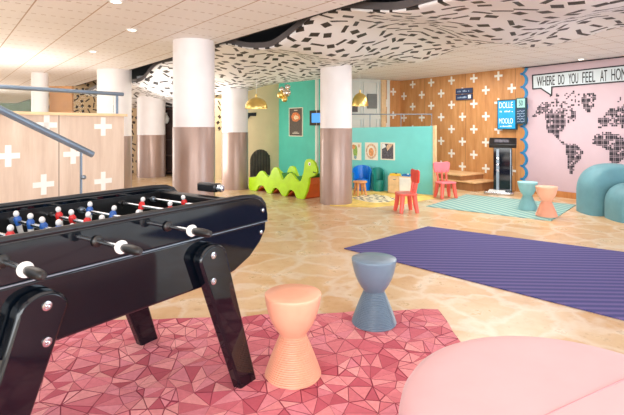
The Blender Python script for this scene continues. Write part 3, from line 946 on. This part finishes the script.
for i_, y in enumerate((0, dep-.05)):
    b = MB(); b.prism(poly, y, y+.05); s_o = b.build('snake_side', m['lime'], sn, bevel=.008)
    if i_ == 0:
        hx, hz = sp(445, 121)
        b = MB(); b.lathe([(.032, 0), (.032, .006)], 20, Matrix.Translation((hx, 0, hz)) @ Matrix.Rotation(PI/2, 4, 'X')); ey = b.build('eye', m['white_plastic'], s_o)
        b = MB(); b.lathe([(.014, .006), (.014, .009)], 16, Matrix.Translation((hx+.006, 0, hz-.004)) @ Matrix.Rotation(PI/2, 4, 'X')); b.build('pupil', m['ink'], s_o)
        a_, b2, c2 = sp(468, 172), sp(478, 178), sp(488, 176)
        b = MB(); b.tube([(a_[0], -.003, a_[1]), (b2[0], -.003, b2[1]), (c2[0], -.003, c2[1])], .007, 6); b.build('mouth', m['ink'], s_o)
def ribbon(pts, name, mt, th=.03):
    P = [sp(*p) for p in pts]; b = MB(); vs = []; fs = []
    for (x, z) in P: vs += [(x, .05, z), (x, dep-.05, z), (x, dep-.05, max(.0, z-th)), (x, .05, max(.0, z-th))]
    for i in range(len(P)-1):
        a = i*4
        for k in range(4): fs.append((a+k, a+4+k, a+4+(k+1) % 4, a+(k+1) % 4))
    fs.append((0, 1, 2, 3)); k = (len(P)-1)*4; fs.append((k+3, k+2, k+1, k))
    b.add(vs, fs); return b.build(name, mt, sn, smooth=True)
ribbon([(62,212),(100,210),(125,196),(150,206),(180,214),(205,192),(228,182),(252,200),(275,232),(300,212),(325,204),(350,226),(374,245),(400,225),(412,190)], 'seat_cushion', m['lime_in'])
ribbon([(100,292),(112,276),(134,262),(152,270),(162,288),(178,306),(196,308),(206,294),(228,278),(246,290),(258,310),(274,326),(292,326),(302,308),(326,292),(344,303),(354,325),(366,344)], 'underside_board', m['snake_orange'], .02)
# front board under the neck
P_ = [sp(438, 214), sp(436, 255), sp(424, 303), sp(410, 338), sp(403, 347)]
b = MB(); vs = []; fs = []
for (x, z) in P_: vs += [(x, .04, z), (x, dep-.04, z), (x-.03, dep-.04, z), (x-.03, .04, z)]
for i in range(len(P_)-1):
    a = i*4
    for k in range(4): fs.append((a+k, a+4+k, a+4+(k+1) % 4, a+(k+1) % 4))
fs.append((0, 1, 2, 3)); k = (len(P_)-1)*4; fs.append((k+3, k+2, k+1, k))
b.add(vs, fs); b.build('front_board', m['snake_orange'], sn)

# ================================================================== children's chairs
def kid_chair(px, py, rz, mats, lab, sc_=1.0):
    p = fl(px, py); p.z = .0105 if px > 430 else 0
    e = empty('kids_chair', p+Vector((0,0,.0)), rz, label=lab, cat="children's chair", group='small plastic chairs for children'); e.scale = (sc_,)*3
    sm_, lm, bm = mats
    b = MB()
    n = 24; pl2 = []
    for k in range(n):
        a = 2*PI*k/n; ca, sa = math.cos(a), math.sin(a)
        pl2.append((.175*math.copysign(abs(ca)**.45, ca), .15*math.copysign(abs(sa)**.45, sa)))
    b.prism(pl2, .27, .30, 'z'); b.build('seat', sm_, e, bevel=.008)
    for sx in (-1, 1):
        for sy in (-1, 1):
            b = MB(); b.tube([(sx*.115, sy*.095, .275), (sx*.13, sy*.11, .12), (sx*.15, sy*.13, .0)], [.038, .036, .030], 14); b.build('leg', lm, e, smooth=True)
    for k in (-1, 0, 1):
        b = MB(); b.tube([(k*.085, .115, .29), (k*.095, .135, .40), (k*.10, .15, .50)], [.018, .019, .016], 10); b.build('back_spindle', lm, e, smooth=True)
    bp_ = [(-.15, .46), (-.165, .52), (-.18, .60), (-.175, .645), (-.12, .665), (0, .655), (.12, .665), (.175, .645), (.18, .60), (.165, .52), (.15, .46), (0, .45)]
    b = MB(); b.prism(bp_, .135, .165, 'y'); b.build('backrest', bm, e, bevel=.012, seg=3)
    return e
kid_chair(406, 211.6, math.radians(-82), (m['chair_salmon'], m['chair_salmon'], m['chair_red']), 'red plastic child chair seen side-on on the yellow rug edge', .98)
kid_chair(445.5, 198, math.radians(14), (m['chair_pink'], m['chair_salmon'], m['chair_pink']), 'pink plastic child chair by the wooden steps', .97)

# blue tub chair and round stool
def tub(px, py, mt, name, lab, w, h, rz=0):
    p = fl(px, py)
    e = empty(name, p+Vector((0,0,.008)), rz, label=lab, cat="children's chair")
    n = 20; th = .03; vs = []; fs = []
    ri, ro = w/2-th, w/2
    b = MB()
    for k in range(n+1):
        a = math.radians(-35)+math.radians(250)*k/n
        hh = h*(.72+.28*max(0, math.sin(a))**.6)
        fl_ = .86
        for r, z in ((ro*fl_, 0), (ro, hh), (ri, hh), (ri*fl_, 0)):
            vs.append((r*math.cos(a), r*math.sin(a), z))
    for k in range(n):
        a = k*4
        for q in range(4): fs.append((a+q, a+4+q, a+4+(q+1) % 4, a+(q+1) % 4))
    fs.append((3, 2, 1, 0)); fs.append((n*4, n*4+1, n*4+2, n*4+3))
    b.add(vs, [f[::-1] for f in fs]); b.build('backrest', mt, e, smooth=True)
    b = MB(); b.lathe([(w*.38, .0), (w*.40, h*.42), (w*.36, h*.46), (.0001, h*.46)], 28); b.build('seat', mt, e, smooth=True)
    return e
tub(362, 190.4, m['chair_blue'], 'tub_form', 'bright blue plastic tub chair against aqua partition', .40, .50, -.1)
tub(378.5, 191.2, m['dark_teal'], 'tub_form', 'dark teal low tub shape between the blue chair and the toy cupboard', .26, .47, .1)  # tub shape built over a dark teal patch of unclear nature
p = fl(360, 195.5)
e = empty('round_stool', p+Vector((0,0,.008)), .3, label='small orange wooden stool in front of the blue chair', cat='stool')
b = MB(); b.lathe([(.125, .235), (.135, .24), (.135, .262), (.128, .27), (.0001, .27)], 32); b.build('seat', m['stool_wood'], e, smooth=True)
for k in range(4):
    a = PI/4+k*PI/2
    b = MB(); b.tube([(.08*math.cos(a), .08*math.sin(a), .24), (.12*math.cos(a), .12*math.sin(a), 0)], [.026, .022], 12); b.build('leg', m['stool_wood'], e, smooth=True)

# aqua partition --------------------------------------------------
pR = fl(433, 195); pL = fl(330, 185.5)
PP = Plane(pL, pR-pL); LPp = (pR-pL).length
ep = empty('wall_partition', pL, PP.rot); struct(ep)
zl, zr_ = 1.27, 1.32
b = MB(); b.prism([(0, 0), (LPp, 0), (LPp, zr_), (0, zl)], 0, .08); b.build('partition_panel', m['teal_part'], ep)
b = MB(); b.box((LPp+.02, .04, .665), (.04, .1, 1.33)); b.build('edge_board', m['pale_wood'], ep)
# pictures on the partition
def picture(pl_, px0, px1, py0, py1, lab, name='picture', th=.02):
    u0, _ = pl_.hit(px0, 100); u1, _ = pl_.hit(px1, 100); _, z0 = pl_.hit((px0+px1)/2, py1); _, z1 = pl_.hit((px0+px1)/2, py0)
    o = empty(name, pl_.w(u0, 0, z0)-Vector((-pl_.d.y, pl_.d.x, 0))*.001, pl_.rot, label=lab, cat='picture')
    return o, u1-u0, z1-z0
pics = [(351.8, 361.5, 'unframed print of a green bird-like plant on the aqua partition, beside the column', 'a'), (365.3, 378, 'peach oval line drawing, middle print on the aqua partition', 'b'), (380.8, 395, 'dark grey photo print, third from the column on aqua partition', 'c')]
for x0, x1, lab, k in pics:
    o, w, h = picture(PP, x0, x1, 142.5, 160, lab)
    o['group'] = 'prints on the partition'
    b = MB(); b.box((w/2, -.006, h/2), (w, .012, h)); b.build('sheet', m['paper'], o)
    def oval(cx, cz, rx, rz_, mt, name, y=-.0135):
        b = MB(); b.prism([(w*(cx+rx*math.cos(2*PI*q/16)), h*(cz+rz_*math.sin(2*PI*q/16))) for q in range(16)], y, -.011); b.build(name, mt, o)
    if k == 'a':
        oval(.4, .5, .22, .36, m['art_green'], 'green_figure'); oval(.22, .75, .18, .14, m['art_orange'], 'orange_figure', -.0145)
        oval(.78, .82, .1, .1, m['art_peach'], 'pink_figure'); oval(.4, .16, .14, .1, m['art_blue'], 'blue_figure', -.0145)
    elif k == 'b':
        oval(.5, .5, .42, .44, m['art_peach'], 'oval_figure'); oval(.48, .5, .3, .32, m['paper'], 'inner_figure', -.0145); oval(.5, .45, .2, .25, m['art_orange'], 'face_figure', -.0155)
    else:
        b = MB(); b.box((w*.5, -.013, h*.5), (w*.8, .004, h*.86)); b.build('photo_area', m['art_grey'], o)
        b = MB(); b.prism([(w*.5, h*.52), (w*.9, h*.92), (w*.55, h*.92), (w*.42, h*.75)], -.0165, -.012); b.build('pale_figure', m['art_peach'], o)
        b = MB(); b.prism([(w*.12, h*.62), (w*.4, h*.75), (w*.3, h*.92), (w*.12, h*.92)], -.0165, -.012); b.build('pale_figure', m['white_plastic'], o)
# toy cupboard
c0, c1 = fl(387.5, 193.3), fl(411, 195.2)
CP = Plane(c0, c1-c0); cwid = (c1-c0).length
e = empty('toy_cupboard', c0+Vector((0,0,.008)), CP.rot, label='small pale toy cupboard with coloured toys on top beside the red chair', cat='cupboard')
b = MB(); b.box((cwid/2, .09, .17), (cwid, .15, .34)); b.build('body', m['pale_wood'], e, bevel=.005)
b = MB(); b.box((cwid*.74, .012, .17), (cwid*.46, .02, .30)); dd = b.build('door', m['white_plastic'], e)
b = MB(); b.box((cwid*.26, .012, .17), (cwid*.44, .02, .30)); dd = b.build('door', m['pale_wood'], e)
b = MB(); b.box((cwid*.3, -.002, .27), (.05, .012, .012)); b.build('handle', m['steel'], dd)
for k, (x, mt, w, lab) in enumerate(((.26, 'toy_yellow', .18, 'yellow toy tray on the left of the toy cupboard'), (.76, 'toy_blue', .16, 'blue toy tray on the right of the toy cupboard'))):
    tb = empty('toy_tray', CP.w(cwid*x, .09, .3485), CP.rot, label=lab, cat='toy', group='toy trays on the cupboard')
    b = MB(); b.box((0, 0, .004), (w, .14, .008)); b.build('tray_base', m[mt], tb)
    b = MB()
    for sx, sy, a_, c_ in ((0, -1, w, .01), (0, 1, w, .01)): b.box((0, sy*.065, .022), (w, .01, .03))
    for sx in (-1, 1): b.box((sx*(w/2-.005), 0, .022), (.01, .12, .03))
    b.build('tray_rim', m[mt], tb)
    b = MB(); b.ball((.02, 0, .03), .022); b.build('toy_piece', m['dark_brown'] if k == 0 else m['white_plastic'], tb, smooth=True)

# steps by the oak wall and rail -----------------------------------
SF = Plane(W1.w(0, -.75), W1.d)
e = empty('wooden_steps', W1.w(0, 0, 0), W1.rot, label='two light wooden steps against the oak plus-sign wall', cat='steps')
(ua1, za1), (ua2, za2) = SF.hit(474, 182.5), SF.hit(460.5, 175)
for uu, z0, z1 in ((ua1, 0, za1), (ua2, za1+.001, za2)):
    ul = -3.0
    b = MB(); b.box(((uu+ul)/2, -.385, (z0+z1)/2), (uu-ul, .73, z1-z0)); st_ = b.build('step', m['wood_step'], e)
    b = MB(); b.box(((uu+ul)/2+.012, -.385, z1-.012), (uu-ul+.02, .76, .028)); b.build('tread', m['wood_tread'], st_, bevel=.004)
# low oak plinth floor piece
# chrome landing rail
RL = Plane(W1.w(W1.hit(432, 113)[0], -.9), (1, -.02))
u0, z0 = RL.hit(345, 115); u1, z1 = RL.hit(432, 113.5)
e = empty('chrome_railing', RL.w(0, 0, 0), RL.rot, label='thin chrome railing above the aqua partition before white wall', cat='railing')
b = MB(); b.tube([(u0, 0, (z0+z1)/2), (u1, 0, (z0+z1)/2)], .012); b.build('top_rail', m['steel'], e, smooth=True)
for px in (431.7, 401, 370):
    u = RL.hit(px, 113)[0]
    b = MB(); b.tube([(u, 0, .31), (u, 0, z1)], .009); b.build('post', m['steel'], e, smooth=True)
# grey panel and small dark picture on white wall
o, w, h = picture(WB, 367, 376.3, 94, 108.5, 'plain grey board hanging on the white panelled wall')
b = MB(); b.box((w/2, -.03, h/2), (w, .03, h)); b.build('board', m['grey_board'], o)
o, w, h = picture(WB, 352, 357, 104.5, 112, 'tiny dark picture below the gold lamp on white wall')
b = MB(); b.box((w/2, -.03, h/2), (w, .03, h)); b.build('board', m['poster_dark'], o)

# teal wall poster and screen
o, w, h = picture(WT, 289.8, 303, 108, 136, 'tall dark poster with orange picture on the teal wall', 'wall_poster')
b = MB(); b.box((w/2, -.008, h/2), (w, .016, h)); b.build('sheet', m['poster_dark'], o)
b = MB()
for x_ in (0, w): b.box((x_, -.01, h/2), (.018, .024, h+.018))
for z_ in (0, h): b.box((w/2, -.01, z_), (w, .024, .018))
b.build('frame', m['paper'], o)
b = MB(); b.prism([(w*(.5+.33*math.cos(2*PI*q/14)*(1+.15*math.sin(3*q))), h*(.68+.17*math.sin(2*PI*q/14))) for q in range(14)], -.021, -.015); b.build('picture_area', m['poster_orange'], o)
b = MB(); b.prism([(w*(.55+.18*math.cos(2*PI*q/10)), h*(.66+.08*math.sin(2*PI*q/10)*(1+.3*math.cos(2*q)))) for q in range(10)], -.025, -.02); b.build('pale_print', m['poster_light'], o)  # pale shape printed on the poster
b = MB(); b.box((w*.5, -.018, h*.10), (w*.5, .005, h*.018)); b.box((w*.5, -.018, h*.14), (w*.3, .005, h*.012)); b.box((w*.5, -.018, h*.92), (w*.26, .005, h*.02)); b.build('caption_lines', m['paper'], o)
TVp = Plane(WT.w(0, -.1), WT.d)
o, w, h = picture(TVp, 309.8, 327, 110.2, 125.5, 'black wall screen showing blue, partly hidden by the column', 'wall_screen')
o['category'] = 'screen'
b = MB(); b.box((w/2, .015, h/2), (w, .05, h)); b.build('bezel', m['black_satin'], o, bevel=.006)
b = MB(); b.box((w/2+.02, -.012, h/2), (w*.78, .006, h*.62)); b.build('screen', m['screen'], o)
# black corner bracket on the beige wall
u0, z0 = WE.hit(246, 121); u1, z1 = WE.hit(256, 112.5); um, zm = WE.hit(250, 116)
b = MB(); b.prism([(u0, z0), (um, zm), (u1-.01, zm+.0), (u1, z1), (u0, z1-.02)], -.03, -.002)
tag(b.build('wall_bracket', m['ink'], None, bevel=.004, loc=WE.o, rotz=WE.rot), 'black corner bracket shape on beige wall above the arch', 'bracket')

# ================================================================== pendants
def dome_pendant(px, py0, py1, Y, lab, wr=1.02):
    c = at(px, (py0+py1)/2, Y); zt_ = H-(py0-HY)/F*Y; zb = H-(py1-HY)/F*Y
    hh = zt_-zb; R = hh*wr
    e = empty('pendant_lamp', (c.x, Y, zb), label=lab, cat='pendant lamp', group='gold dome pendants')
    pf_ = [(R, 0), (R*1.0, hh*.1), (R*.96, hh*.35), (R*.84, hh*.62), (R*.6, hh*.85), (R*.3, hh*.97), (.02, hh)]
    inner = [(r-.008, z-.006 if z > .01 else z) for r, z in pf_][::-1]
    b = MB(); b.lathe(pf_+[(.012, hh-.01)]+inner[1:]+[(R, 0)], 40); b.build('lamp_shade', m['gold'], e, smooth=True)
    b = MB(); b.tube([(0, 0, hh-.02), (0, 0, hh+.06)], [.022, .016], 12); b.build('cap', m['gold'], e, smooth=True)
    b = MB(); b.tube([(0, 0, hh+.05), (0, 0, 2.5-zb)], .004, 6); b.build('cord', m['white_plastic'], e)
    b = MB(); b.ball((0, 0, hh*.35), .045); b.build('bulb', m['lamp'], e, smooth=True)
dome_pendant(256.3, 97.5, 108.5, 8.4, 'gold dome pendant lamp hanging beside the column before beige wall')
dome_pendant(360.0, 93, 106, 9.6, 'gold dome pendant lamp hanging before the white wall', .63)
c = at(285, 94, 9.0)
e = empty('cluster_pendant', (c.x, c.y, c.z), label='shiny silver and gold glass cluster pendant at the teal wall corner', cat='pendant lamp')
for (x, z, r, mt, nm) in ((.03, .02, .085, 'silver', 'silver_globe'), (-.08, -.02, .07, 'gold', 'gold_globe'), (-.005, -.1, .055, 'gold', 'gold_globe'), (.05, .13, .055, 'silver', 'silver_globe'), (-.06, .09, .05, 'silver', 'silver_globe')):
    b = MB(); b.ball((x, 0, z), r, seg=20); b.build(nm, m[mt], e, smooth=True)
b = MB(); b.tube([(0, 0, 0), (0, 0, 2.5-c.z)], .006, 6); b.build('cord', m['steel'], e)

# ================================================================== map wall decorations
def wframe(name, u, z, off=-.012, **k): return empty(name, W1.w(u, off, z), W1.rot, **k)
# speech bubble
pts = [(532.6, 75.4), (636, 64.1), (636, 80.3), (551.8, 87.0), (551.6, 95.5), (541, 88.4), (532.9, 88.9)]
P2 = [wz(*p) for p in pts]
bub = empty('speech_bubble_sign', W1.w(0, -.0005, 0), W1.rot, label='pale speech bubble lettering sign above the dotted world map', cat='sign')
b = MB(); b.prism(P2, -.0, .011); b.build('bubble_panel', m['bubble'], bub)
b = MB()
for i in range(len(P2)):
    a_, c_ = Vector(P2[i]), Vector(P2[(i+1) % len(P2)]); d = (c_-a_).normalized(); n_ = Vector((d.y, -d.x))*.011
    a2, c2 = a_-d*.008, c_+d*.008
    b.prism([tuple(a2-n_), tuple(c2-n_), tuple(c2+n_), tuple(a2+n_)], -.006, .0)
b.build('outline', m['ink'], bub)
for wd, x0, x1 in (('WHERE', 537, 554.8), ('DO', 558.3, 564.4), ('YOU', 568.6, 578.2), ('FEEL', 582.5, 595.3), ('AT', 600.3, 607.3), ('HOME', 611.5, 629.5)):
    xm = (x0+x1)/2
    yt = 77.2-(xm-537)*.107; yb = 86.4-(xm-537)*.078
    u0, u1 = wz(x0, 80)[0], wz(x1, 80)[0]; z0, z1 = wz(xm, yb)[1], wz(xm, yt)[1]
    text_part('letters', wd, u0, z0, u1-u0, z1-z0, -.0005, m['ink'], bub)
# world map
def inpoly(p, P):
    c = False; j = len(P)-1
    for i in range(len(P)):
        if ((P[i][1] > p[1]) != (P[j][1] > p[1])) and p[0] < (P[j][0]-P[i][0])*(p[1]-P[i][1])/(P[j][1]-P[i][1])+P[i][0]: c = not c
        j = i
    return c
regs = [([(40,200),(60,165),(80,140),(100,150),(95,180),(70,190)], .75),
        ([(85,190),(95,180),(150,185),(160,215),(150,240),(135,258),(120,250),(95,250),(90,225)], 1),
        ([(95,150),(150,140),(190,170),(192,205),(165,222),(150,190),(98,185)], .45),
        ([(100,120),(200,105),(215,150),(190,165),(150,140),(100,150)], .2),
        ([(210,120),(265,112),(262,150),(238,182),(218,170)], .9),
        ([(110,252),(125,252),(142,275),(172,296),(165,305),(135,280)], .75),
        ([(160,288),(192,290),(218,318),(207,345),(190,360),(182,398),(168,395),(165,350),(158,318)], 1),
        ([(262,240),(275,225),(268,205),(300,180),(312,170),(360,155),(470,140),(470,240),(400,250),(340,232),(300,228)], .9),
        ([(250,275),(265,255),(300,248),(345,260),(365,285),(385,300),(362,340),(335,362),(310,358),(305,312),(278,300),(253,292)], 1),
        ([(320,150),(345,130),(360,135),(340,155)], .3)]
wm = empty('world_map_mural', W1.w(0, 0, 0), W1.rot, label='dotted charcoal world map on the pink wall', cat='mural')
b = MB(); rr = random.Random(5)
R2 = [([wz(520+x/3.46, 60+y/3.46) for x, y in P], d) for P, d in regs]
us = [p[0] for P, d in R2 for p in P]; zs = [p[1] for P, d in R2 for p in P]
g = .031; nx = int((max(us)-min(us))/g)+1; nz_ = int((max(zs)-min(zs))/g)+1
for i in range(nx):
    for j in range(nz_):
        u = min(us)+i*g; z = min(zs)+j*g
        for P, d in R2:
            if inpoly((u, z), P) and rr.random() < d*(1.12 if d < .8 else (.80+.25*math.sin(i*.55+1)*math.cos(j*.5))*1.15):
                hx = g*.5 if i % 3 else g*.30; hz = g*.5 if j % 3 else g*.30
                b.add([(u-hx, .0085, z-hz), (u+hx, .0085, z-hz), (u+hx, .0085, z+hz), (u-hx, .0085, z+hz), (u-hx, .0065, z-hz), (u+hx, .0065, z-hz), (u+hx, .0065, z+hz), (u-hx, .0065, z+hz)],
                      [(4,5,6,7),(0,1,5,4),(1,2,6,5),(2,3,7,6),(3,0,4,7)])
                break
b.build('dot_pattern', m['map_ink'], wm)
# small dark-blue wall sign
def sign_box(px0, px1, py0, py1, off):
    u0, _ = wz(px0, 100); u1, _ = wz(px1, 100); xm = (px0+px1)/2
    return u0, u1, wz(xm, py1)[1], wz(xm, py0)[1]
u0, u1, z0, z1 = sign_box(457, 473.3, 88.2, 100, 0)
e = wframe('wall_sign', u0, z0, -.03, label='small dark blue two-row sign high on the oak wall', cat='sign'); w, h = u1-u0, z1-z0
b = MB(); b.box((w/2, 0, h*.76), (w, .03, h*.46)); b.build('upper_plate', m['sign_dark'], e)
b = MB(); b.box((w/2, 0, h*.24), (w, .03, h*.46)); b.build('lower_plate', m['sign_dark'], e)
glyph_row('letters', w*.1, h*.68, w*.75, h*.16, -.015, m['letter_dim'], e, 9, 1)
glyph_row('letters', w*.1, h*.16, w*.58, h*.16, -.015, m['letter_dim'], e, 7, 2)
b = MB(); b.box((w*.85, -.017, h*.26), (w*.16, .006, h*.3)); b.build('white_square', m['letter_white'], e)
# large blue info sign
u0, u1, z0, z1 = sign_box(500, 519, 99.8, 129.6, 0)
e = wframe('information_sign', u0, z0, -.07, label='bright blue lettered board sign with navy side panel on wall joint', cat='sign'); w, h = u1-u0, z1-z0
b = MB(); b.box((w/2, 0, h/2), (w, .05, h)); b.build('frame', m['sign_frame'], e, bevel=.004)
b = MB(); b.box((w/2, -.027, h/2), (w*.9, .008, h*.93)); b.build('blue_panel', m['sign_blue'], e)
text_part('letters', 'DOLLE', w*.12, h*.72, w*.72, h*.2, -.031, m['letter_white'], e)
glyph_row('letters', w*.14, h*.58, w*.7, h*.06, -.031, m['letter_white'], e, 11, 3)
text_part('letters', 'MOOLO', w*.12, h*.2, w*.72, h*.18, -.031, m['letter_white'], e)
glyph_row('letters', w*.16, h*.09, w*.64, h*.06, -.031, m['letter_white'], e, 9, 4)
ux0, ux1, zz0, zz1 = sign_box(519.2, 529, 98, 124, 0); w2 = ux1-ux0; h2 = zz1-zz0; ox = w; oz = zz0-z0
b = MB(); b.box((ox+w2/2, 0, oz+h2/2), (w2, .05, h2)); b.build('side_frame', m['sign_frame'], e)
b = MB(); b.box((ox+w2/2, -.027, oz+h2*.8), (w2*.8, .008, h2*.34)); b.build('mint_panel', m['sign_mint'], e)
text_part('letters', '50', ox+w2*.3, oz+h2*.7, w2*.4, h2*.2, -.031, m['sign_navy'], e)
b = MB(); b.box((ox+w2/2, -.027, oz+h2*.31), (w2*.8, .008, h2*.54)); b.build('navy_panel', m['sign_navy'], e)
b = MB()
for i in range(4):
    for j in range(5):
        x = ox+w2*(.2+.2*i); z = oz+h2*(.1+.1*j); q = (i+j) % 2
        b.add([(x-.018, -.032, z-.012), (x+.018, -.032, z+.006 if q else z-.012), (x+.018, -.032, z+.016 if q else z-.002), (x-.018, -.032, z-.002)], [(0, 1, 2, 3)])
b.build('pattern', m['letter_dim'], e)

# ================================================================== weighing machine
ks = fl(501, 193.5); ks.y -= .0
e = empty('weighing_scale', ks, W1.rot+.55, label='tall black and chrome weighing machine against the oak wall', cat='weighing machine')
b = MB(); b.prism([(-.30, -.24), (-.24, -.27), (.18, -.27), (.24, -.2), (.24, .18), (-.22, .18), (-.30, .1)], 0, .055, 'z'); b.build('platform', m['chrome'], e, bevel=.015)
b = MB(); b.box((-.07, -.08, .062), (.30, .28, .012)); b.build('footplate', m['white_plastic'], e, bevel=.004)
b = MB(); b.box((.03, .08, .49), (.34, .16, .88)); b.build('column_case', m['black_gloss'], e, bevel=.01)
for x, w in ((-.06, .055), (.175, .02)):
    b = MB(); b.box((x, -.008, .47), (w, .02, .80)); b.build('chrome_strip', m['steel'], e, bevel=.004)
b = MB()
for k in range(3): b.lathe([(.026, 0), (.030, .01), (.026, .022)], 16, Matrix.Translation((-.06, -.02, .45+k*.12)) @ Matrix.Rotation(PI/2, 4, 'X'))
b.build('dial_knob', m['chrome'], e, smooth=True)
b = MB(); Mx = Matrix.Translation((.03, .03, .99)) @ Matrix.Rotation(math.radians(38), 4, 'X')
b.box((0, 0, 0), (.50, .22, .09), Mx); b.build('console', m['black_satin'], e, bevel=.012)
b = MB(); b.box((-.02, 0, .048), (.26, .09, .006), Mx); b.build('display', m['art_grey'], e)

# small dark unit / shelf behind, seen between the columns
pA = at(168.5, 150, 12.9); 
e = empty('shelf_unit', (pA.x+.1, 12.75, 0), 0, label='dark brown open shelf unit between the far and main columns', cat='shelf')
b = MB(); b.box((-.28, 0, .95), (.03, .4, 1.9)); b.build('side_panel', m['dark_brown'], e)
b = MB(); b.box((.28, 0, .95), (.03, .4, 1.9)); b.build('side_panel', m['dark_brown'], e)
b = MB(); b.box((0, .19, .95), (.53, .02, 1.9)); b.build('back_panel', m['dark_brown'], e)
for k in range(5):
    b = MB(); b.box((0, -.01, .1+.42*k), (.53, .36, .03)); b.build('shelf', m['dark_brown'], e)
pV = empty('white_vase', (pA.x-.02, 12.7, 1.385), label='white vase on the dark shelf unit near the main column', cat='vase')
b = MB(); b.lathe([(.05, 0), (.09, .06), (.10, .14), (.06, .22), (.04, .26), (.055, .29)], 20); b.build('vase_body', m['white_plastic'], pV, smooth=True)

# ================================================================== CAMERA, LIGHT
cam = bpy.data.cameras.new('camera'); co = bpy.data.objects.new('camera', cam); COL.objects.link(co)
co.location = (0, 0, H); co.rotation_euler = (PI/2, 0, 0)
cam.sensor_width = 36; cam.lens = F/624*36; cam.shift_y = -(207.5-HY)/624; cam.clip_start = .05; cam.clip_end = 200
sc.camera = co

w = bpy.data.worlds.new('world'); sc.world = w; w.use_nodes = True
bg = w.node_tree.nodes['Background']; bg.inputs[0].default_value = (.88, .94, 1, 1); bg.inputs[1].default_value = 1.8
def area(name, loc, size, power, col=(1, .93, .84), rot=(0, 0, 0), sy=None):
    l = bpy.data.lights.new(name, 'AREA'); l.energy = power; l.color = col; l.size = size
    if sy: l.shape = 'RECTANGLE'; l.size_y = sy
    o = bpy.data.objects.new(name, l); COL.objects.link(o); o.location = loc; o.rotation_euler = rot
    return o
for i, (x, y, z, p, sz) in enumerate(((1.8, 5.2, 2.15, 22, 2.0), (3.2, 7.6, 2.44, 82, 1.6), (2.6, 9.6, 2.44, 28, 1.2), (-2.2, 11.2, 2.0, 18, 1.0), (.6, 1.6, 2.4, 35, 3.0), (-2.6, 3.4, 2.4, 30, 2.0), (-4.6, 7.0, 2.4, 30, 2.0))):
    area('overhead_fill_%d' % i, (x, y, z), sz, p, (1, .98, .95))  # near lamp inferred, the rest added area lights to brighten dim areas
# far-left window daylight; added unseen area lights behind the viewer and right
area('window_daylight_left', (-11.5, 13, 1.3), 5, 330, (1, .98, .94), (0, math.radians(-104), 0), 2.2)
area('front_fill', (.3, -3.2, 1.25), 9, 470, (.96, .985, 1), (math.radians(108), 0, 0), 2.3)  # added area light behind the viewer, brightens columns and ceiling
area('blue_fill_right', (7.2, 1.6, 1.25), 4, 150, (.66, .84, 1), (math.radians(92), 0, math.radians(80)), 2.3)  # added bluish area light for the blue sheen on the table
area('ceiling_fill_left', (-5.2, 7.6, 1.3), 2.0, 36, (1, .96, .88), (PI, 0, 0))  # added unseen area light, brightens the left ceiling
area('back_room_fill', (-3.2, 9.6, 1.0), 1.6, 60, (1, .97, .93), (math.radians(110), 0, math.radians(-50)), 1.4)  # added free-standing area light, brightens the back of the room

vs_ = sc.view_settings
vs_.view_transform = 'Standard'; vs_.look = 'None'; vs_.gamma = 1; vs_.exposure = 0.0; vs_.use_curve_mapping = False
